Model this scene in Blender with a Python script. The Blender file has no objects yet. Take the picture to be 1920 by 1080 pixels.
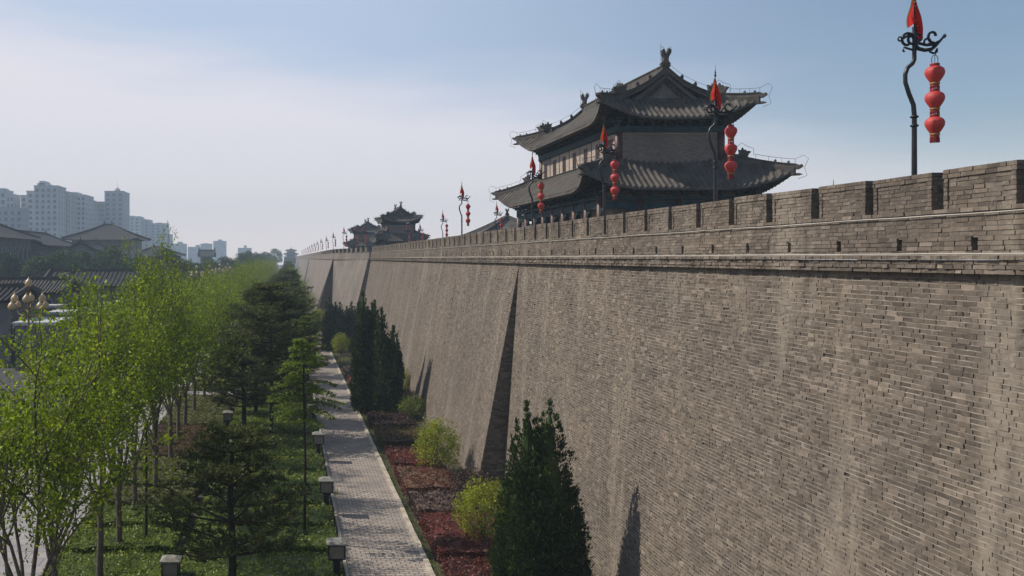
import bpy, math, random
import numpy as np
from mathutils import Vector, Matrix
R = math.radians
sc = bpy.context.scene
# ------------------------------------------------------------------ camera
EYE = 13.0            # eye height above the park ground; x = 0, looking along +Y, parallel to the wall
cd = bpy.data.cameras.new("camera"); cam = bpy.data.objects.new("camera", cd)
sc.collection.objects.link(cam); sc.camera = cam
cam.location = (0, 0, EYE); cam.rotation_euler = (R(90), 0, 0)
cd.sensor_width = 36; cd.lens = 34.2; cd.shift_x = .21875; cd.shift_y = -.0292
cd.clip_start = .1; cd.clip_end = 9000
# ------------------------------------------------------------------ sun, sky, exposure
SUN = Vector((-1, .30, 1.02)).normalized()
elev = math.asin(SUN.z)
sd = bpy.data.lights.new("sun", 'SUN'); sd.energy = 4.9; sd.angle = R(.5); sd.color = (1, .90, .77)
sun = bpy.data.objects.new("sun", sd); sc.collection.objects.link(sun)
sun.rotation_euler = SUN.to_track_quat('Z', 'Y').to_euler(); sun.location = (0, 0, 60)
W = bpy.data.worlds.new("World"); sc.world = W; W.use_nodes = True
wn, wl = W.node_tree.nodes, W.node_tree.links
wn.clear()
def wnode(t, **k):
    n = wn.new(t)
    for a, b in k.items(): setattr(n, a, b)
    return n
sky = wnode('ShaderNodeTexSky', sky_type='NISHITA'); sky.sun_disc = False
sky.sun_elevation = elev; sky.sun_rotation = math.atan2(SUN.x, SUN.y); sky.altitude = 400
sky.air_density = 1.0; sky.dust_density = .5; sky.ozone_density = 1.6
tc = wnode('ShaderNodeTexCoord'); sx = wnode('ShaderNodeSeparateXYZ'); wl.new(tc.outputs['Generated'], sx.inputs[0])
def wm(op, a, b=None, c=None, clamp=False):
    n = wnode('ShaderNodeMath', operation=op); n.use_clamp = clamp
    for i, v in enumerate((a, b, c)):
        if v is None: continue
        if isinstance(v, (int, float)): n.inputs[i].default_value = v
        else: wl.new(v, n.inputs[i])
    return n.outputs[0]
mp = wnode('ShaderNodeMapping'); mp.inputs['Scale'].default_value = (1.5, 1.5, 9); wl.new(tc.outputs['Generated'], mp.inputs[0])
nz = wnode('ShaderNodeTexNoise'); nz.inputs['Scale'].default_value = 1.6; nz.inputs['Detail'].default_value = 5; nz.inputs['Roughness'].default_value = .5
wl.new(mp.outputs[0], nz.inputs[0])
# thin cloud sheet: its upper edge is higher towards the left
edge = wm('MULTIPLY_ADD', sx.outputs[0], -.20, .17)
lo = wm('SUBTRACT', edge, sx.outputs[2])
lo = wm('MULTIPLY_ADD', nz.outputs['Fac'], .17, wm('SUBTRACT', lo, .085))
cf = wnode('ShaderNodeMapRange', interpolation_type='SMOOTHSTEP'); wl.new(lo, cf.inputs[0])
cf.inputs[1].default_value = -.085; cf.inputs[2].default_value = .045; cf.inputs[3].default_value = 0; cf.inputs[4].default_value = .95
mixc = wnode('ShaderNodeMix', data_type='RGBA'); front = wnode('ShaderNodeMapRange', interpolation_type='SMOOTHSTEP'); wl.new(sx.outputs[1], front.inputs[0]); front.inputs[1].default_value = -.35; front.inputs[2].default_value = .7; front.inputs[3].default_value = .25
wl.new(wm('MULTIPLY', cf.outputs[0], front.outputs[0]), mixc.inputs[0])
vf = wnode('ShaderNodeMapRange', interpolation_type='SMOOTHSTEP'); wl.new(sx.outputs[0], vf.inputs[0]); vf.inputs[1].default_value = .66; vf.inputs[2].default_value = -.05; vf.inputs[3].default_value = .0; vf.inputs[4].default_value = .88
veil = wnode('ShaderNodeMix', data_type='RGBA'); wl.new(wm('MULTIPLY', vf.outputs[0], front.outputs[0]), veil.inputs[0]); wl.new(sky.outputs[0], veil.inputs[6]); veil.inputs[7].default_value = (5.7, 6.9, 9.0, 1)   # high thin veil, thickest to the left
hzf = wnode('ShaderNodeMapRange', interpolation_type='SMOOTHSTEP'); wl.new(sx.outputs[2], hzf.inputs[0]); hzf.inputs[1].default_value = .13; hzf.inputs[2].default_value = -.02; hzf.inputs[3].default_value = 0; hzf.inputs[4].default_value = .85; wl.new(veil.outputs[2], mixc.inputs[6])
mixc.inputs[7].default_value = (9.3, 8.9, 9.5, 1)
bg = wnode('ShaderNodeBackground'); bg.inputs[1].default_value = .095; 
low = wnode('ShaderNodeMix', data_type='RGBA'); wl.new(wm('MULTIPLY', hzf.outputs[0], front.outputs[0]), low.inputs[0]); wl.new(mixc.outputs[2], low.inputs[6]); low.inputs[7].default_value = (12.6, 10.9, 9.9, 1)
wl.new(low.outputs[2], bg.inputs[0])
wo = wnode('ShaderNodeOutputWorld'); wl.new(bg.outputs[0], wo.inputs[0])
sc.view_settings.view_transform = 'Standard'; sc.view_settings.look = 'None'
sc.view_settings.exposure = 0; sc.view_settings.gamma = 1
sc.render.engine = 'CYCLES'
sc.cycles.max_bounces = 6; sc.cycles.diffuse_bounces = 2; sc.cycles.glossy_bounces = 2; sc.cycles.transmission_bounces = 3
sc.cycles.transparent_max_bounces = 4; sc.cycles.volume_bounces = 0; sc.cycles.use_denoising = True
HAZE = .00047
# ------------------------------------------------------------------ helpers
rng = np.random.default_rng(7); random.seed(7)
col = sc.collection
def tag(o, label=None, cat=None, group=None, kind=None):
    if label: o['label'] = label
    if cat: o['category'] = cat
    if group: o['group'] = group
    if kind: o['kind'] = kind
    return o
def empty(name, loc=(0, 0, 0), rz=0, label=None, cat=None, group=None, sc_=None):
    o = bpy.data.objects.new(name, None); col.objects.link(o); o.location = loc; o.rotation_euler.z = rz
    if sc_: o.scale = sc_
    return tag(o, label, cat, group)
def np_mesh(name, v, f, mat, parent=None, smooth=False):
    v = np.asarray(v, dtype=np.float32).reshape(-1, 3); f = np.asarray(f, dtype=np.int32)
    me = bpy.data.meshes.new(name); me.vertices.add(len(v)); me.vertices.foreach_set('co', v.ravel())
    k = f.shape[1]; me.loops.add(f.size); me.loops.foreach_set('vertex_index', f.ravel())
    me.polygons.add(len(f)); me.polygons.foreach_set('loop_start', np.arange(0, f.size, k, dtype=np.int32))
    me.polygons.foreach_set('loop_total', np.full(len(f), k, dtype=np.int32))
    me.update(calc_edges=True)
    me.polygons.foreach_set('use_smooth', np.full(len(f), smooth, dtype=bool))
    me.materials.append(mat)
    o = bpy.data.objects.new(name, me); col.objects.link(o); o.parent = parent
    return o
class MB:
    "collects shapes, then links them as ONE mesh object"
    def __init__(s): s.v = []; s.f = []
    def add(s, v, f):
        b = len(s.v); s.v += [tuple(p) for p in v]; s.f += [tuple(i + b for i in q) for q in f]; return s
    def box(s, x0, x1, y0, y1, z0, z1, M=None):
        v = [(x, y, z) for z in (z0, z1) for y in (y0, y1) for x in (x0, x1)]
        if M is not None: v = [tuple(M @ Vector(p)) for p in v]
        return s.add(v, [(0, 2, 3, 1), (4, 5, 7, 6), (0, 1, 5, 4), (2, 6, 7, 3), (0, 4, 6, 2), (1, 3, 7, 5)])
    def tube(s, pts, rad, n=6, cap=True):
        pts = [Vector(p) for p in pts]
        if not hasattr(rad, '__len__'): rad = [rad] * len(pts)
        b = len(s.v); ref = Vector((.3, .2, 1)).normalized()
        for i, p in enumerate(pts):
            d = (pts[min(i + 1, len(pts) - 1)] - pts[max(i - 1, 0)])
            d = d.normalized() if d.length > 1e-9 else Vector((0, 0, 1))
            if abs(d.dot(ref)) > .95: ref = Vector((1, .1, 0)).normalized()
            a = d.cross(ref).normalized(); c = a.cross(d).normalized(); ref = c
            for k in range(n):
                t = 2 * math.pi * k / n; s.v.append(tuple(p + (a * math.cos(t) + c * math.sin(t)) * rad[i]))
        for i in range(len(pts) - 1):
            for k in range(n):
                k2 = (k + 1) % n; s.f.append((b + i * n + k, b + i * n + k2, b + (i + 1) * n + k2, b + (i + 1) * n + k))
        if cap: s.f.append(tuple(b + k for k in range(n))[::-1]); s.f.append(tuple(b + (len(pts) - 1) * n + k for k in range(n)))
        return s
    def lathe(s, prof, c=(0, 0, 0), n=16, ribs=0, rd=0):
        b = len(s.v)
        for (r, z) in prof:
            for k in range(n):
                t = 2 * math.pi * k / n; rr = r * (1 - rd * (.5 + .5 * math.cos(ribs * t))) if ribs else r
                s.v.append((c[0] + rr * math.cos(t), c[1] + rr * math.sin(t), c[2] + z))
        for i in range(len(prof) - 1):
            for k in range(n):
                k2 = (k + 1) % n; s.f.append((b + i * n + k, b + i * n + k2, b + (i + 1) * n + k2, b + (i + 1) * n + k))
        s.f.append(tuple(b + k for k in range(n))[::-1]); s.f.append(tuple(b + (len(prof) - 1) * n + k for k in range(n)))
        return s
    def prism(s, outline, t, M):
        "2-D outline (u, w) extruded by t, placed with matrix M (u->x, thickness->y, w->z)"
        n = len(outline); v = [tuple(M @ Vector((u, -t / 2, w))) for u, w in outline] + [tuple(M @ Vector((u, t / 2, w))) for u, w in outline]
        return s.add(v, [tuple(range(n)), tuple(range(2 * n - 1, n - 1, -1))] + [(i, i + n, (i + 1) % n + n, (i + 1) % n) for i in range(n)])
    def build(s, name, mat, parent=None, smooth=False):
        me = bpy.data.meshes.new(name); me.from_pydata(s.v, [], s.f); me.update()
        if smooth: me.polygons.foreach_set('use_smooth', np.ones(len(s.f), dtype=bool))
        me.materials.append(mat); o = bpy.data.objects.new(name, me); col.objects.link(o); o.parent = parent
        return o
kids = {}
def copy_tree(o, parent=None):
    c = o.copy(); col.objects.link(c); c.parent = parent
    for k in [x for x in o.children]: copy_tree(k, c)
    return c
def dup(root, loc, rz=0, label=None, sc_=None, group=None):
    r = copy_tree(root); r.location = loc; r.rotation_euler.z = rz
    if sc_: r.scale = sc_
    if label: r['label'] = label
    if group: r['group'] = group
    return r
ORD = ['nearest', 'second', 'third', 'fourth', 'fifth', 'sixth', 'seventh', 'eighth', 'ninth', 'tenth', 'eleventh', 'twelfth', 'thirteenth', 'fourteenth', 'fifteenth', 'sixteenth', 'seventeenth', 'eighteenth', 'nineteenth', 'twentieth']
TENS = {20: 'twenty', 30: 'thirty', 40: 'forty', 50: 'fifty', 60: 'sixty', 70: 'seventy', 80: 'eighty'}
def nth(i):
    if i < 20: return ORD[i]
    n = i + 1; t, u = n // 10 * 10, n % 10
    if u == 0: return {30: 'thirtieth', 40: 'fortieth', 50: 'fiftieth', 60: 'sixtieth', 70: 'seventieth', 80: 'eightieth'}[t]
    return TENS[t] + '-' + (['first'] + ORD[1:9])[u - 1]
# ------------------------------------------------------------------ materials
def material(name):
    m = bpy.data.materials.new(name); m.use_nodes = True; nt = m.node_tree; nt.nodes.clear()
    out = nt.nodes.new('ShaderNodeOutputMaterial'); b = nt.nodes.new('ShaderNodeBsdfPrincipled'); nt.links.new(b.outputs[0], out.inputs[0])
    return m, nt, b, out
def rgba(c): return (c[0], c[1], c[2], 1)
def N(nt, t, **k):
    n = nt.nodes.new(t)
    for a, b in k.items():
        if a.startswith('i_'): n.inputs[a[2:].replace('_', ' ')].default_value = b
        else: setattr(n, a, b)
    return n
def ramp(nt, fac, stops):
    r = nt.nodes.new('ShaderNodeValToRGB'); nt.links.new(fac, r.inputs[0]); e = r.color_ramp.elements
    while len(e) < len(stops): e.new(.5)
    for i, (p, c) in enumerate(stops): e[i].position = p; e[i].color = rgba(c)
    return r.outputs[0]
def coords(nt, scale=(1, 1, 1)):
    t = nt.nodes.new('ShaderNodeTexCoord'); m = nt.nodes.new('ShaderNodeMapping'); m.inputs['Scale'].default_value = scale
    nt.links.new(t.outputs['Object'], m.inputs[0]); return m.outputs[0]
def geo_pos(nt, scale=(1, 1, 1)):
    t = nt.nodes.new('ShaderNodeNewGeometry'); m = nt.nodes.new('ShaderNodeMapping'); m.inputs['Scale'].default_value = scale
    nt.links.new(t.outputs['Position'], m.inputs[0]); return m.outputs[0]
def noise(nt, vec, scale, detail=4, rough=.55):
    n = N(nt, 'ShaderNodeTexNoise'); nt.links.new(vec, n.inputs[0]); n.inputs['Scale'].default_value = scale
    n.inputs['Detail'].default_value = detail; n.inputs['Roughness'].default_value = rough; return n.outputs['Fac']
def mixrgb(nt, fac, a, b, mode='MIX'):
    m = nt.nodes.new('ShaderNodeMix'); m.data_type = 'RGBA'; m.blend_type = mode
    for i, v in ((0, fac), (6, a), (7, b)):
        if isinstance(v, (int, float)): m.inputs[i].default_value = v
        elif isinstance(v, tuple): m.inputs[i].default_value = rgba(v)
        else: nt.links.new(v, m.inputs[i])
    return m.outputs[2]
def bump(nt, b, h, dist=.01, strength=.6):
    n = N(nt, 'ShaderNodeBump'); n.inputs['Distance'].default_value = dist; n.inputs['Strength'].default_value = strength
    nt.links.new(h, n.inputs['Height']); nt.links.new(n.outputs[0], b.inputs['Normal'])
def simple(name, c, rough=.7, var=.25, scale=3, metal=0, bmp=.004, c2=None):
    m, nt, b, _ = material(name); v = geo_pos(nt); n = noise(nt, v, scale)
    d = c2 or tuple(x * (1 - var) for x in c); l = tuple(min(1, x * (1 + var)) for x in c)
    nt.links.new(ramp(nt, n, [(.3, d), (.7, l)]), b.inputs['Base Color'])
    b.inputs['Roughness'].default_value = rough; b.inputs['Metallic'].default_value = metal; b.inputs['Specular IOR Level'].default_value = .2 if rough > .6 else .5
    if bmp: bump(nt, b, noise(nt, v, scale * 12), bmp)
    return m
def leafmat(name, stops, trans=.35, rough=.55, clump=.6):
    m, nt, b, out = material(name); g = nt.nodes.new('ShaderNodeNewGeometry')
    c = ramp(nt, g.outputs['Random Per Island'], stops)
    n = noise(nt, geo_pos(nt), clump, 3)
    c = mixrgb(nt, 1, c, ramp(nt, n, [(.3, (.68, .72, .7)), (.7, (1.25, 1.2, 1.05))]), 'MULTIPLY')
    nt.links.new(c, b.inputs['Base Color']); b.inputs['Roughness'].default_value = rough
    b.inputs['Specular IOR Level'].default_value = .3
    tr = nt.nodes.new('ShaderNodeBsdfTranslucent'); nt.links.new(mixrgb(nt, 1, c, (1.15, 1.25, .6), 'MULTIPLY'), tr.inputs[0])
    ms = nt.nodes.new('ShaderNodeMixShader'); ms.inputs[0].default_value = trans
    nt.links.new(b.outputs[0], ms.inputs[1]); nt.links.new(tr.outputs[0], ms.inputs[2]); nt.links.new(ms.outputs[0], out.inputs[0])
    return m
def brickmat(name, gain=1.0):
    gain *= .89; m, nt, b, _ = material(name); g = nt.nodes.new('ShaderNodeNewGeometry'); p = geo_pos(nt)
    k = lambda c: (c[0] * gain, c[1] * gain, c[2] * gain * .97)
    c = ramp(nt, g.outputs['Random Per Island'], [(0, k((.095, .079, .067))), (.2, k((.140, .117, .098))), (.75, k((.180, .150, .126))), (.94, k((.215, .18, .152))), (1, k((.29, .245, .21)))])
    c = mixrgb(nt, 1, c, ramp(nt, noise(nt, p, .22, 5, .6), [(.3, (.72, .72, .75)), (.7, (1.22, 1.18, 1.12))]), 'MULTIPLY')
    st = noise(nt, geo_pos(nt, (0.3, .55, .06)), 1.1, 4, .62)     # rain streaks that run down the face
    c = mixrgb(nt, ramp(nt, st, [(.53, (0, 0, 0)), (.66, (.55, .55, .55))]), c, (.30, .26, .21))
    c = mixrgb(nt, ramp(nt, noise(nt, p, 9, 4, .7), [(.55, (0, 0, 0)), (.75, (.45, .45, .45))]), c, (.36, .33, .29))   # lime smears
    c = mixrgb(nt, ramp(nt, noise(nt, p, 3.1, 5, .7), [(.47, (0, 0, 0)), (.7, (.65, .65, .65))]), c, (.08, .07, .062))   # soot
    nt.links.new(c, b.inputs['Base Color']); b.inputs['Roughness'].default_value = .92; b.inputs['Specular IOR Level'].default_value = .2
    bump(nt, b, noise(nt, p, 35, 4, .7), .012, .8)
    return m
def brickface(name, axis, gain=1.0, bw=.4, bh=.105):
    "flat faces far away: coursed brick as texture and bump. axis 0: face runs along Y, 1: along X"
    m, nt, b, _ = material(name); p = geo_pos(nt); s = N(nt, 'ShaderNodeSeparateXYZ'); nt.links.new(p, s.inputs[0])
    cb = N(nt, 'ShaderNodeCombineXYZ'); nt.links.new(s.outputs[1 if axis == 0 else 0], cb.inputs[0]); nt.links.new(s.outputs[2], cb.inputs[1])
    t = N(nt, 'ShaderNodeTexBrick'); nt.links.new(cb.outputs[0], t.inputs[0]); t.inputs['Scale'].default_value = 1
    t.inputs['Brick Width'].default_value = bw; t.inputs['Row Height'].default_value = bh; t.inputs['Mortar Size'].default_value = .008
    k = lambda c: rgba(tuple(x * gain for x in c))
    t.inputs['Color1'].default_value = k((.15, .128, .11)); t.inputs['Color2'].default_value = k((.235, .2, .172)); t.inputs['Mortar'].default_value = k((.12, .105, .095))
    c = mixrgb(nt, 1, t.outputs[0], ramp(nt, noise(nt, p, .2, 5, .6), [(.3, (.7, .7, .72)), (.7, (1.22, 1.18, 1.12))]), 'MULTIPLY')
    nt.links.new(c, b.inputs['Base Color']); b.inputs['Roughness'].default_value = .92
    bump(nt, b, t.outputs['Fac'], -.012, .8)
    return m
BRICK = brickmat('old_grey_brick'); BRICKF = brickface('brick_coursing_side', 0, .86); BRICKX = brickface('brick_coursing_end', 1)
MORTAR = simple('lime_mortar', (.085, .077, .068), .95, .4, 4)
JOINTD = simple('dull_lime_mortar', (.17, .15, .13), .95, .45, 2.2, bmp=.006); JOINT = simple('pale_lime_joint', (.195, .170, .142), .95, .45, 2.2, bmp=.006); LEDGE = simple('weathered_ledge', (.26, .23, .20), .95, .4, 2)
TILE = simple('grey_clay_roof_tile', (.088, .079, .069), .75, .38, .9, bmp=.01)
RIDGE = simple('dark_ridge_brick', (.075, .069, .062), .85, .35, 2, bmp=.012)
DKWD = simple('dark_shutter_wood', (.03, .012, .012), .6, .3, 2); WOODR = simple('dark_red_lacquer', (.055, .014, .012), .5, .3, 2)
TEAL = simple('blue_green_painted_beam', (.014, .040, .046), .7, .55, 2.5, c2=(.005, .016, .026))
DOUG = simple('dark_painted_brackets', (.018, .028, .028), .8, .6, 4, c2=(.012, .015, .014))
RAFT = simple('rafter_wood', (.07, .055, .042), .8, .4, 4)
GABLE = simple('gable_board', (.13, .125, .115), .8, .3, 2)
IRON = simple('black_painted_iron', (.014, .015, .018), .38, .3, 6, metal=.3, bmp=.001)
WIRE = simple('lightning_wire', (.09, .09, .10), .5, .1)
CABLE = simple('white_conduit', (.42, .40, .36), .6, .2, .8)
REDSILK = simple('red_lantern_silk', (.44, .040, .034), .6, .15, 8, bmp=0)
DKRED = simple('dark_red_band', (.22, .012, .012), .6, .2, 8)
GOLD = simple('dull_gold_band', (.30, .17, .04), .5, .3, 20)
FLAGR = simple('red_flag_cloth', (.48, .022, .018), .8, .25, 3, bmp=0)
FLAGY = simple('yellow_flag_trim', (.55, .36, .05), .8, .2, 3, bmp=0)
BARK = simple('grey_brown_bark', (.115, .095, .075), .9, .4, 5, bmp=.02)
BARKD = simple('dark_pine_bark', (.045, .034, .027), .95, .4, 6, bmp=.03)
KERB = simple('pale_kerb_stone', (.40, .35, .285), .85, .35, 1.2)
GREENA = leafmat('fresh_green_leaf', [(0, (.065, .105, .006)), (.5, (.145, .20, .010)), (.85, (.25, .31, .016)), (1, (.40, .45, .05))], .47, clump=.9)
PINEM = leafmat('dark_pine_needle', [(0, (.030, .046, .014)), (.6, (.080, .104, .030)), (.9, (.16, .175, .055)), (1, (.25, .21, .09))], .28)
CYPM = leafmat('dark_cypress_spray', [(0, (.012, .026, .008)), (.6, (.032, .060, .015)), (1, (.10, .145, .03))], .2)
YELM = leafmat('yellow_green_leaf', [(0, (.14, .18, .012)), (.5, (.26, .30, .022)), (1, (.38, .40, .04))], .4)
HEDM = leafmat('low_green_hedge_leaf', [(0, (.035, .060, .009)), (.35, (.105, .15, .018)), (.8, (.22, .27, .032)), (1, (.42, .43, .16))], .30, clump=1.3)  # palest stop puts bright highlight specks into the leaf colour
HEDO = leafmat('olive_hedge_leaf', [(0, (.045, .055, .015)), (.5, (.13, .14, .035)), (.85, (.21, .20, .06)), (1, (.34, .32, .18))], .25)
REDM = leafmat('red_shrub_leaf', [(0, (.045, .011, .010)), (.5, (.125, .028, .023)), (.85, (.19, .052, .042)), (.95, (.15, .10, .06)), (1, (.32, .22, .19))], .22)  # pinkish-grey top stop: reflections off glossy leaves, painted as leaf colour
PURM = leafmat('purple_shrub_leaf', [(0, (.016, .008, .010)), (.5, (.05, .024, .026)), (.9, (.10, .055, .045)), (1, (.24, .18, .16))], .2)
BROM = leafmat('bronze_shrub_leaf', [(0, (.05, .03, .015)), (.5, (.10, .06, .03)), (1, (.13, .12, .04))], .25)
FARM = leafmat('deep_green_leaf', [(0, (.022, .048, .014)), (.6, (.042, .082, .022)), (1, (.075, .12, .03))], .25, clump=.25)
GRASSM = leafmat('weedy_grass', [(0, (.07, .10, .02)), (1, (.17, .19, .05))], .3)

# ------------------------------------------------------------------ SETTING: ground and paving
def sheet(name, x0, x1, y0, y1, z, mat):
    o = MB().add([(x0, y0, z), (x1, y0, z), (x1, y1, z), (x0, y1, z)], [(0, 1, 2, 3)]).build(name, mat); return tag(o, kind='structure')
SOIL = simple('planted_soil', (.055, .052, .034), .95, .5, .35, bmp=.03)
sheet('ground', -980, 980, -35, 1880, 0, SOIL)
def paver(name, c1, c2, mortar, bw, bh, ms, rot=0, off=.5):
    m, nt, b, _ = material(name); t = nt.nodes.new('ShaderNodeNewGeometry'); mp = nt.nodes.new('ShaderNodeMapping'); mp.inputs['Rotation'].default_value = (0, 0, rot)
    nt.links.new(t.outputs['Position'], mp.inputs[0]); p = mp.outputs[0]
    br = N(nt, 'ShaderNodeTexBrick'); nt.links.new(p, br.inputs[0]); br.offset = off; br.inputs['Scale'].default_value = 1
    br.inputs['Brick Width'].default_value = bw; br.inputs['Row Height'].default_value = bh; br.inputs['Mortar Size'].default_value = ms; br.inputs['Mortar Smooth'].default_value = .2
    br.inputs['Color1'].default_value = rgba(c1); br.inputs['Color2'].default_value = rgba(c2); br.inputs['Mortar'].default_value = rgba(mortar)
    c = mixrgb(nt, 1, br.outputs[0], ramp(nt, noise(nt, p, .5, 5, .65), [(.3, (.72, .72, .74)), (.7, (1.2, 1.18, 1.14))]), 'MULTIPLY')
    nt.links.new(c, b.inputs['Base Color']); b.inputs['Roughness'].default_value = .85; bump(nt, b, br.outputs['Fac'], -.012, .7); return m
PATHM = paver('brick_path', (.35, .305, .265), (.265, .23, .20), (.09, .078, .07), .40, .25, .026)
PROMM = paver('stone_promenade', (.29, .275, .28), (.25, .238, .245), (.16, .15, .15), 1.5, 1.0, .03)
ASPH = simple('asphalt', (.06, .06, .063), .9, .25, .6, bmp=.01)
sheet('path', 2.5, 5.78, 0, 1200, .03, PATHM)
sheet('promenade', -17.5, -10, -20, 1200, .03, PROMM)
sheet('cross_path', -10, -3.6, 90.2, 94.6, .034, PROMM)
sheet('road', -34, -19.5, -20, 1200, .02, ASPH)
kb = MB()
y = 6.
while y < 520:
    L = random.uniform(.9, 1.05); dx = random.uniform(-.012, .012)
    kb.box(5.78 + dx, 6.0 + dx, y, y + L - .02, 0, .11 + random.uniform(-.01, .01)); y += L
for x in (2.36, -9.98, -17.5):
    kb.box(x, x + .12, 0, 900, 0, .09)
tag(kb.build('kerb', KERB), kind='structure')

# ------------------------------------------------------------------ CITY WALL
wall = empty('city_wall', (13.2, 6, 0), label='long grey brick city wall with battered face and notched battlement', cat='wall')
WI = Matrix.Translation((-13.2, -6, 0))
def into(o, root=None):
    o.matrix_parent_inverse = Matrix.Translation(-Vector((root or wall).location)); return o
class Bricks:
    def __init__(s): s.v = []; s.n = 0
    def row(s, p0, p1, z0, z1, nrm, depth=.12, jit=.006, lens=(.19, .38, .38, .40), gap=.013, mask=None, rough=.004, out=0, miss=0):
        p0 = np.array(p0, float); p1 = np.array(p1, float); L = np.linalg.norm(p1 - p0)
        if L < .03: return
        d = (p1 - p0) / L; n = np.array(nrm, float)
        k = int(L / min(lens)) + 2; ln = rng.choice(lens, k); e = np.concatenate([[0], np.cumsum(ln)]) - rng.uniform(0, .3)
        a = np.clip(e[:-1], 0, L); b = np.clip(e[1:] - gap, 0, L); ok = (b - a) > .02; a, b = a[ok], b[ok]
        if miss: ok = rng.uniform(0, 1, len(a)) > miss; a, b = a[ok], b[ok]
        if mask is not None:
            ok = mask(a, b, (z0 + z1) / 2); a, b = a[ok], b[ok]
        m = len(a)
        if m == 0: return
        o = out + rng.normal(0, jit, m); zz0 = z0 + rng.uniform(-.002, .003, m); zz1 = z1 - gap * .8 + rng.uniform(-.004, .003, m)
        v = np.zeros((m, 8, 3))
        for i, (u, w, q) in enumerate([(a, zz0, 0), (b, zz0, 0), (b, zz1, 0), (a, zz1, 0), (a, zz0, 1), (b, zz0, 1), (b, zz1, 1), (a, zz1, 1)]):
            off = (o + (rng.normal(0, rough, m))) if q else -depth
            uu = u + (rng.normal(0, rough, m) if q else 0)
            v[:, i, 0] = p0[0] + d[0] * uu + n[0] * off; v[:, i, 1] = p0[1] + d[1] * uu + n[1] * off
            v[:, i, 2] = w + (rng.normal(0, rough * .3, m) if q else 0)
        s.v.append(v.reshape(-1, 3)); s.n += m
    def build(s, name, parent, mat=BRICK, off=(0, 0, 0)):
        v = np.concatenate(s.v) - np.array(off); F = np.array([(4, 5, 6, 7), (7, 6, 2, 3), (0, 1, 5, 4), (1, 2, 6, 5), (0, 4, 7, 3)])
        f = (np.arange(s.n)[:, None, None] * 8 + F[None]).reshape(-1, 4)
        return np_mesh(name, v, f, mat, parent)
OFF = (13.2, 6, 0)
XW = 13.2; ZT = 12.70; CH = .1053; NC = 121
def prof(xt, xb, z): return xt + (xb - xt) * (ZT - z) / ZT
secs = [(6, 55.7, 13.24, 12.30), (55.7, 155, 13.24, 10.85)]
br = Bricks()
for i in range(NC):
    z0 = ZT - (i + 1) * CH; z1 = z0 + CH
    x1 = prof(13.24, 12.30, z0); x2 = prof(13.24, 10.85, z0)
    br.row((x1, 55.7), (x1, 6), z0, z1, (-1, 0), depth=.1, lens=(.19, .30, .38, .38, .40), jit=.0045, gap=.018, rough=.004, miss=.0022)
    def slot(a, b, z):           # a broken drainage groove
        yy = 155 - (a + b) / 2
        return ~((np.abs(yy - 75 - (z - 8) * .0) < .17) & (z < 10.9) & (z > 7.6) & (math.sin(z * 9) > -.7)) & ~((np.abs(yy - 75) < .17) & (z > 5.4) & (z <= 7.6) & (math.sin(z * 7) > .8))
    br.row((x2, 155), (x2, 55.7), z0, z1, (-1, 0), depth=.1, lens=(.27, .38, .40), jit=.006, gap=.018, miss=.0012, mask=slot, rough=.005)
    if x1 - x2 > .05: br.row((x2 + .02, 55.7), (x1 + .05, 55.7), z0, z1, (0, -1), depth=.1, jit=.004)
br.build('brick_facing', wall, off=OFF)
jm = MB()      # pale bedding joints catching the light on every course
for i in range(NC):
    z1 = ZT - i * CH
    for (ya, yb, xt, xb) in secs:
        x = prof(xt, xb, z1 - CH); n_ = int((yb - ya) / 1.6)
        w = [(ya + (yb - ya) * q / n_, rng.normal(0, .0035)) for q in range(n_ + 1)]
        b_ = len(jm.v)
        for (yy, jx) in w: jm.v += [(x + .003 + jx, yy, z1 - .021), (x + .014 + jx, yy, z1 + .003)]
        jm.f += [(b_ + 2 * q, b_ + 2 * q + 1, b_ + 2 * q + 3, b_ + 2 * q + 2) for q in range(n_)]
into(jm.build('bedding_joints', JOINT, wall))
# backing and body
bk = MB()
def ruled(mb, a, b, c, d): mb.add([a, b, c, d], [(0, 1, 2, 3)])
for (y0, y1, xt, xb) in secs:
    dx = .035
    ruled(bk, (xt + dx, y1, ZT), (xb + dx, y1, -.2), (xb + dx, y0, -.2), (xt + dx, y0, ZT))
ruled(bk, (13.24, 55.73, ZT), (10.88, 55.73, -.2), (12.4, 55.73, -.2), (13.24, 55.73, ZT - .01))
bk.box(13.75, 28, 6, 155, 0, 12.8); bk.box(28, 47, 50, 112, 0, 12.78)
into(bk.build('mortar_bed', MORTAR, wall))
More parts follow.
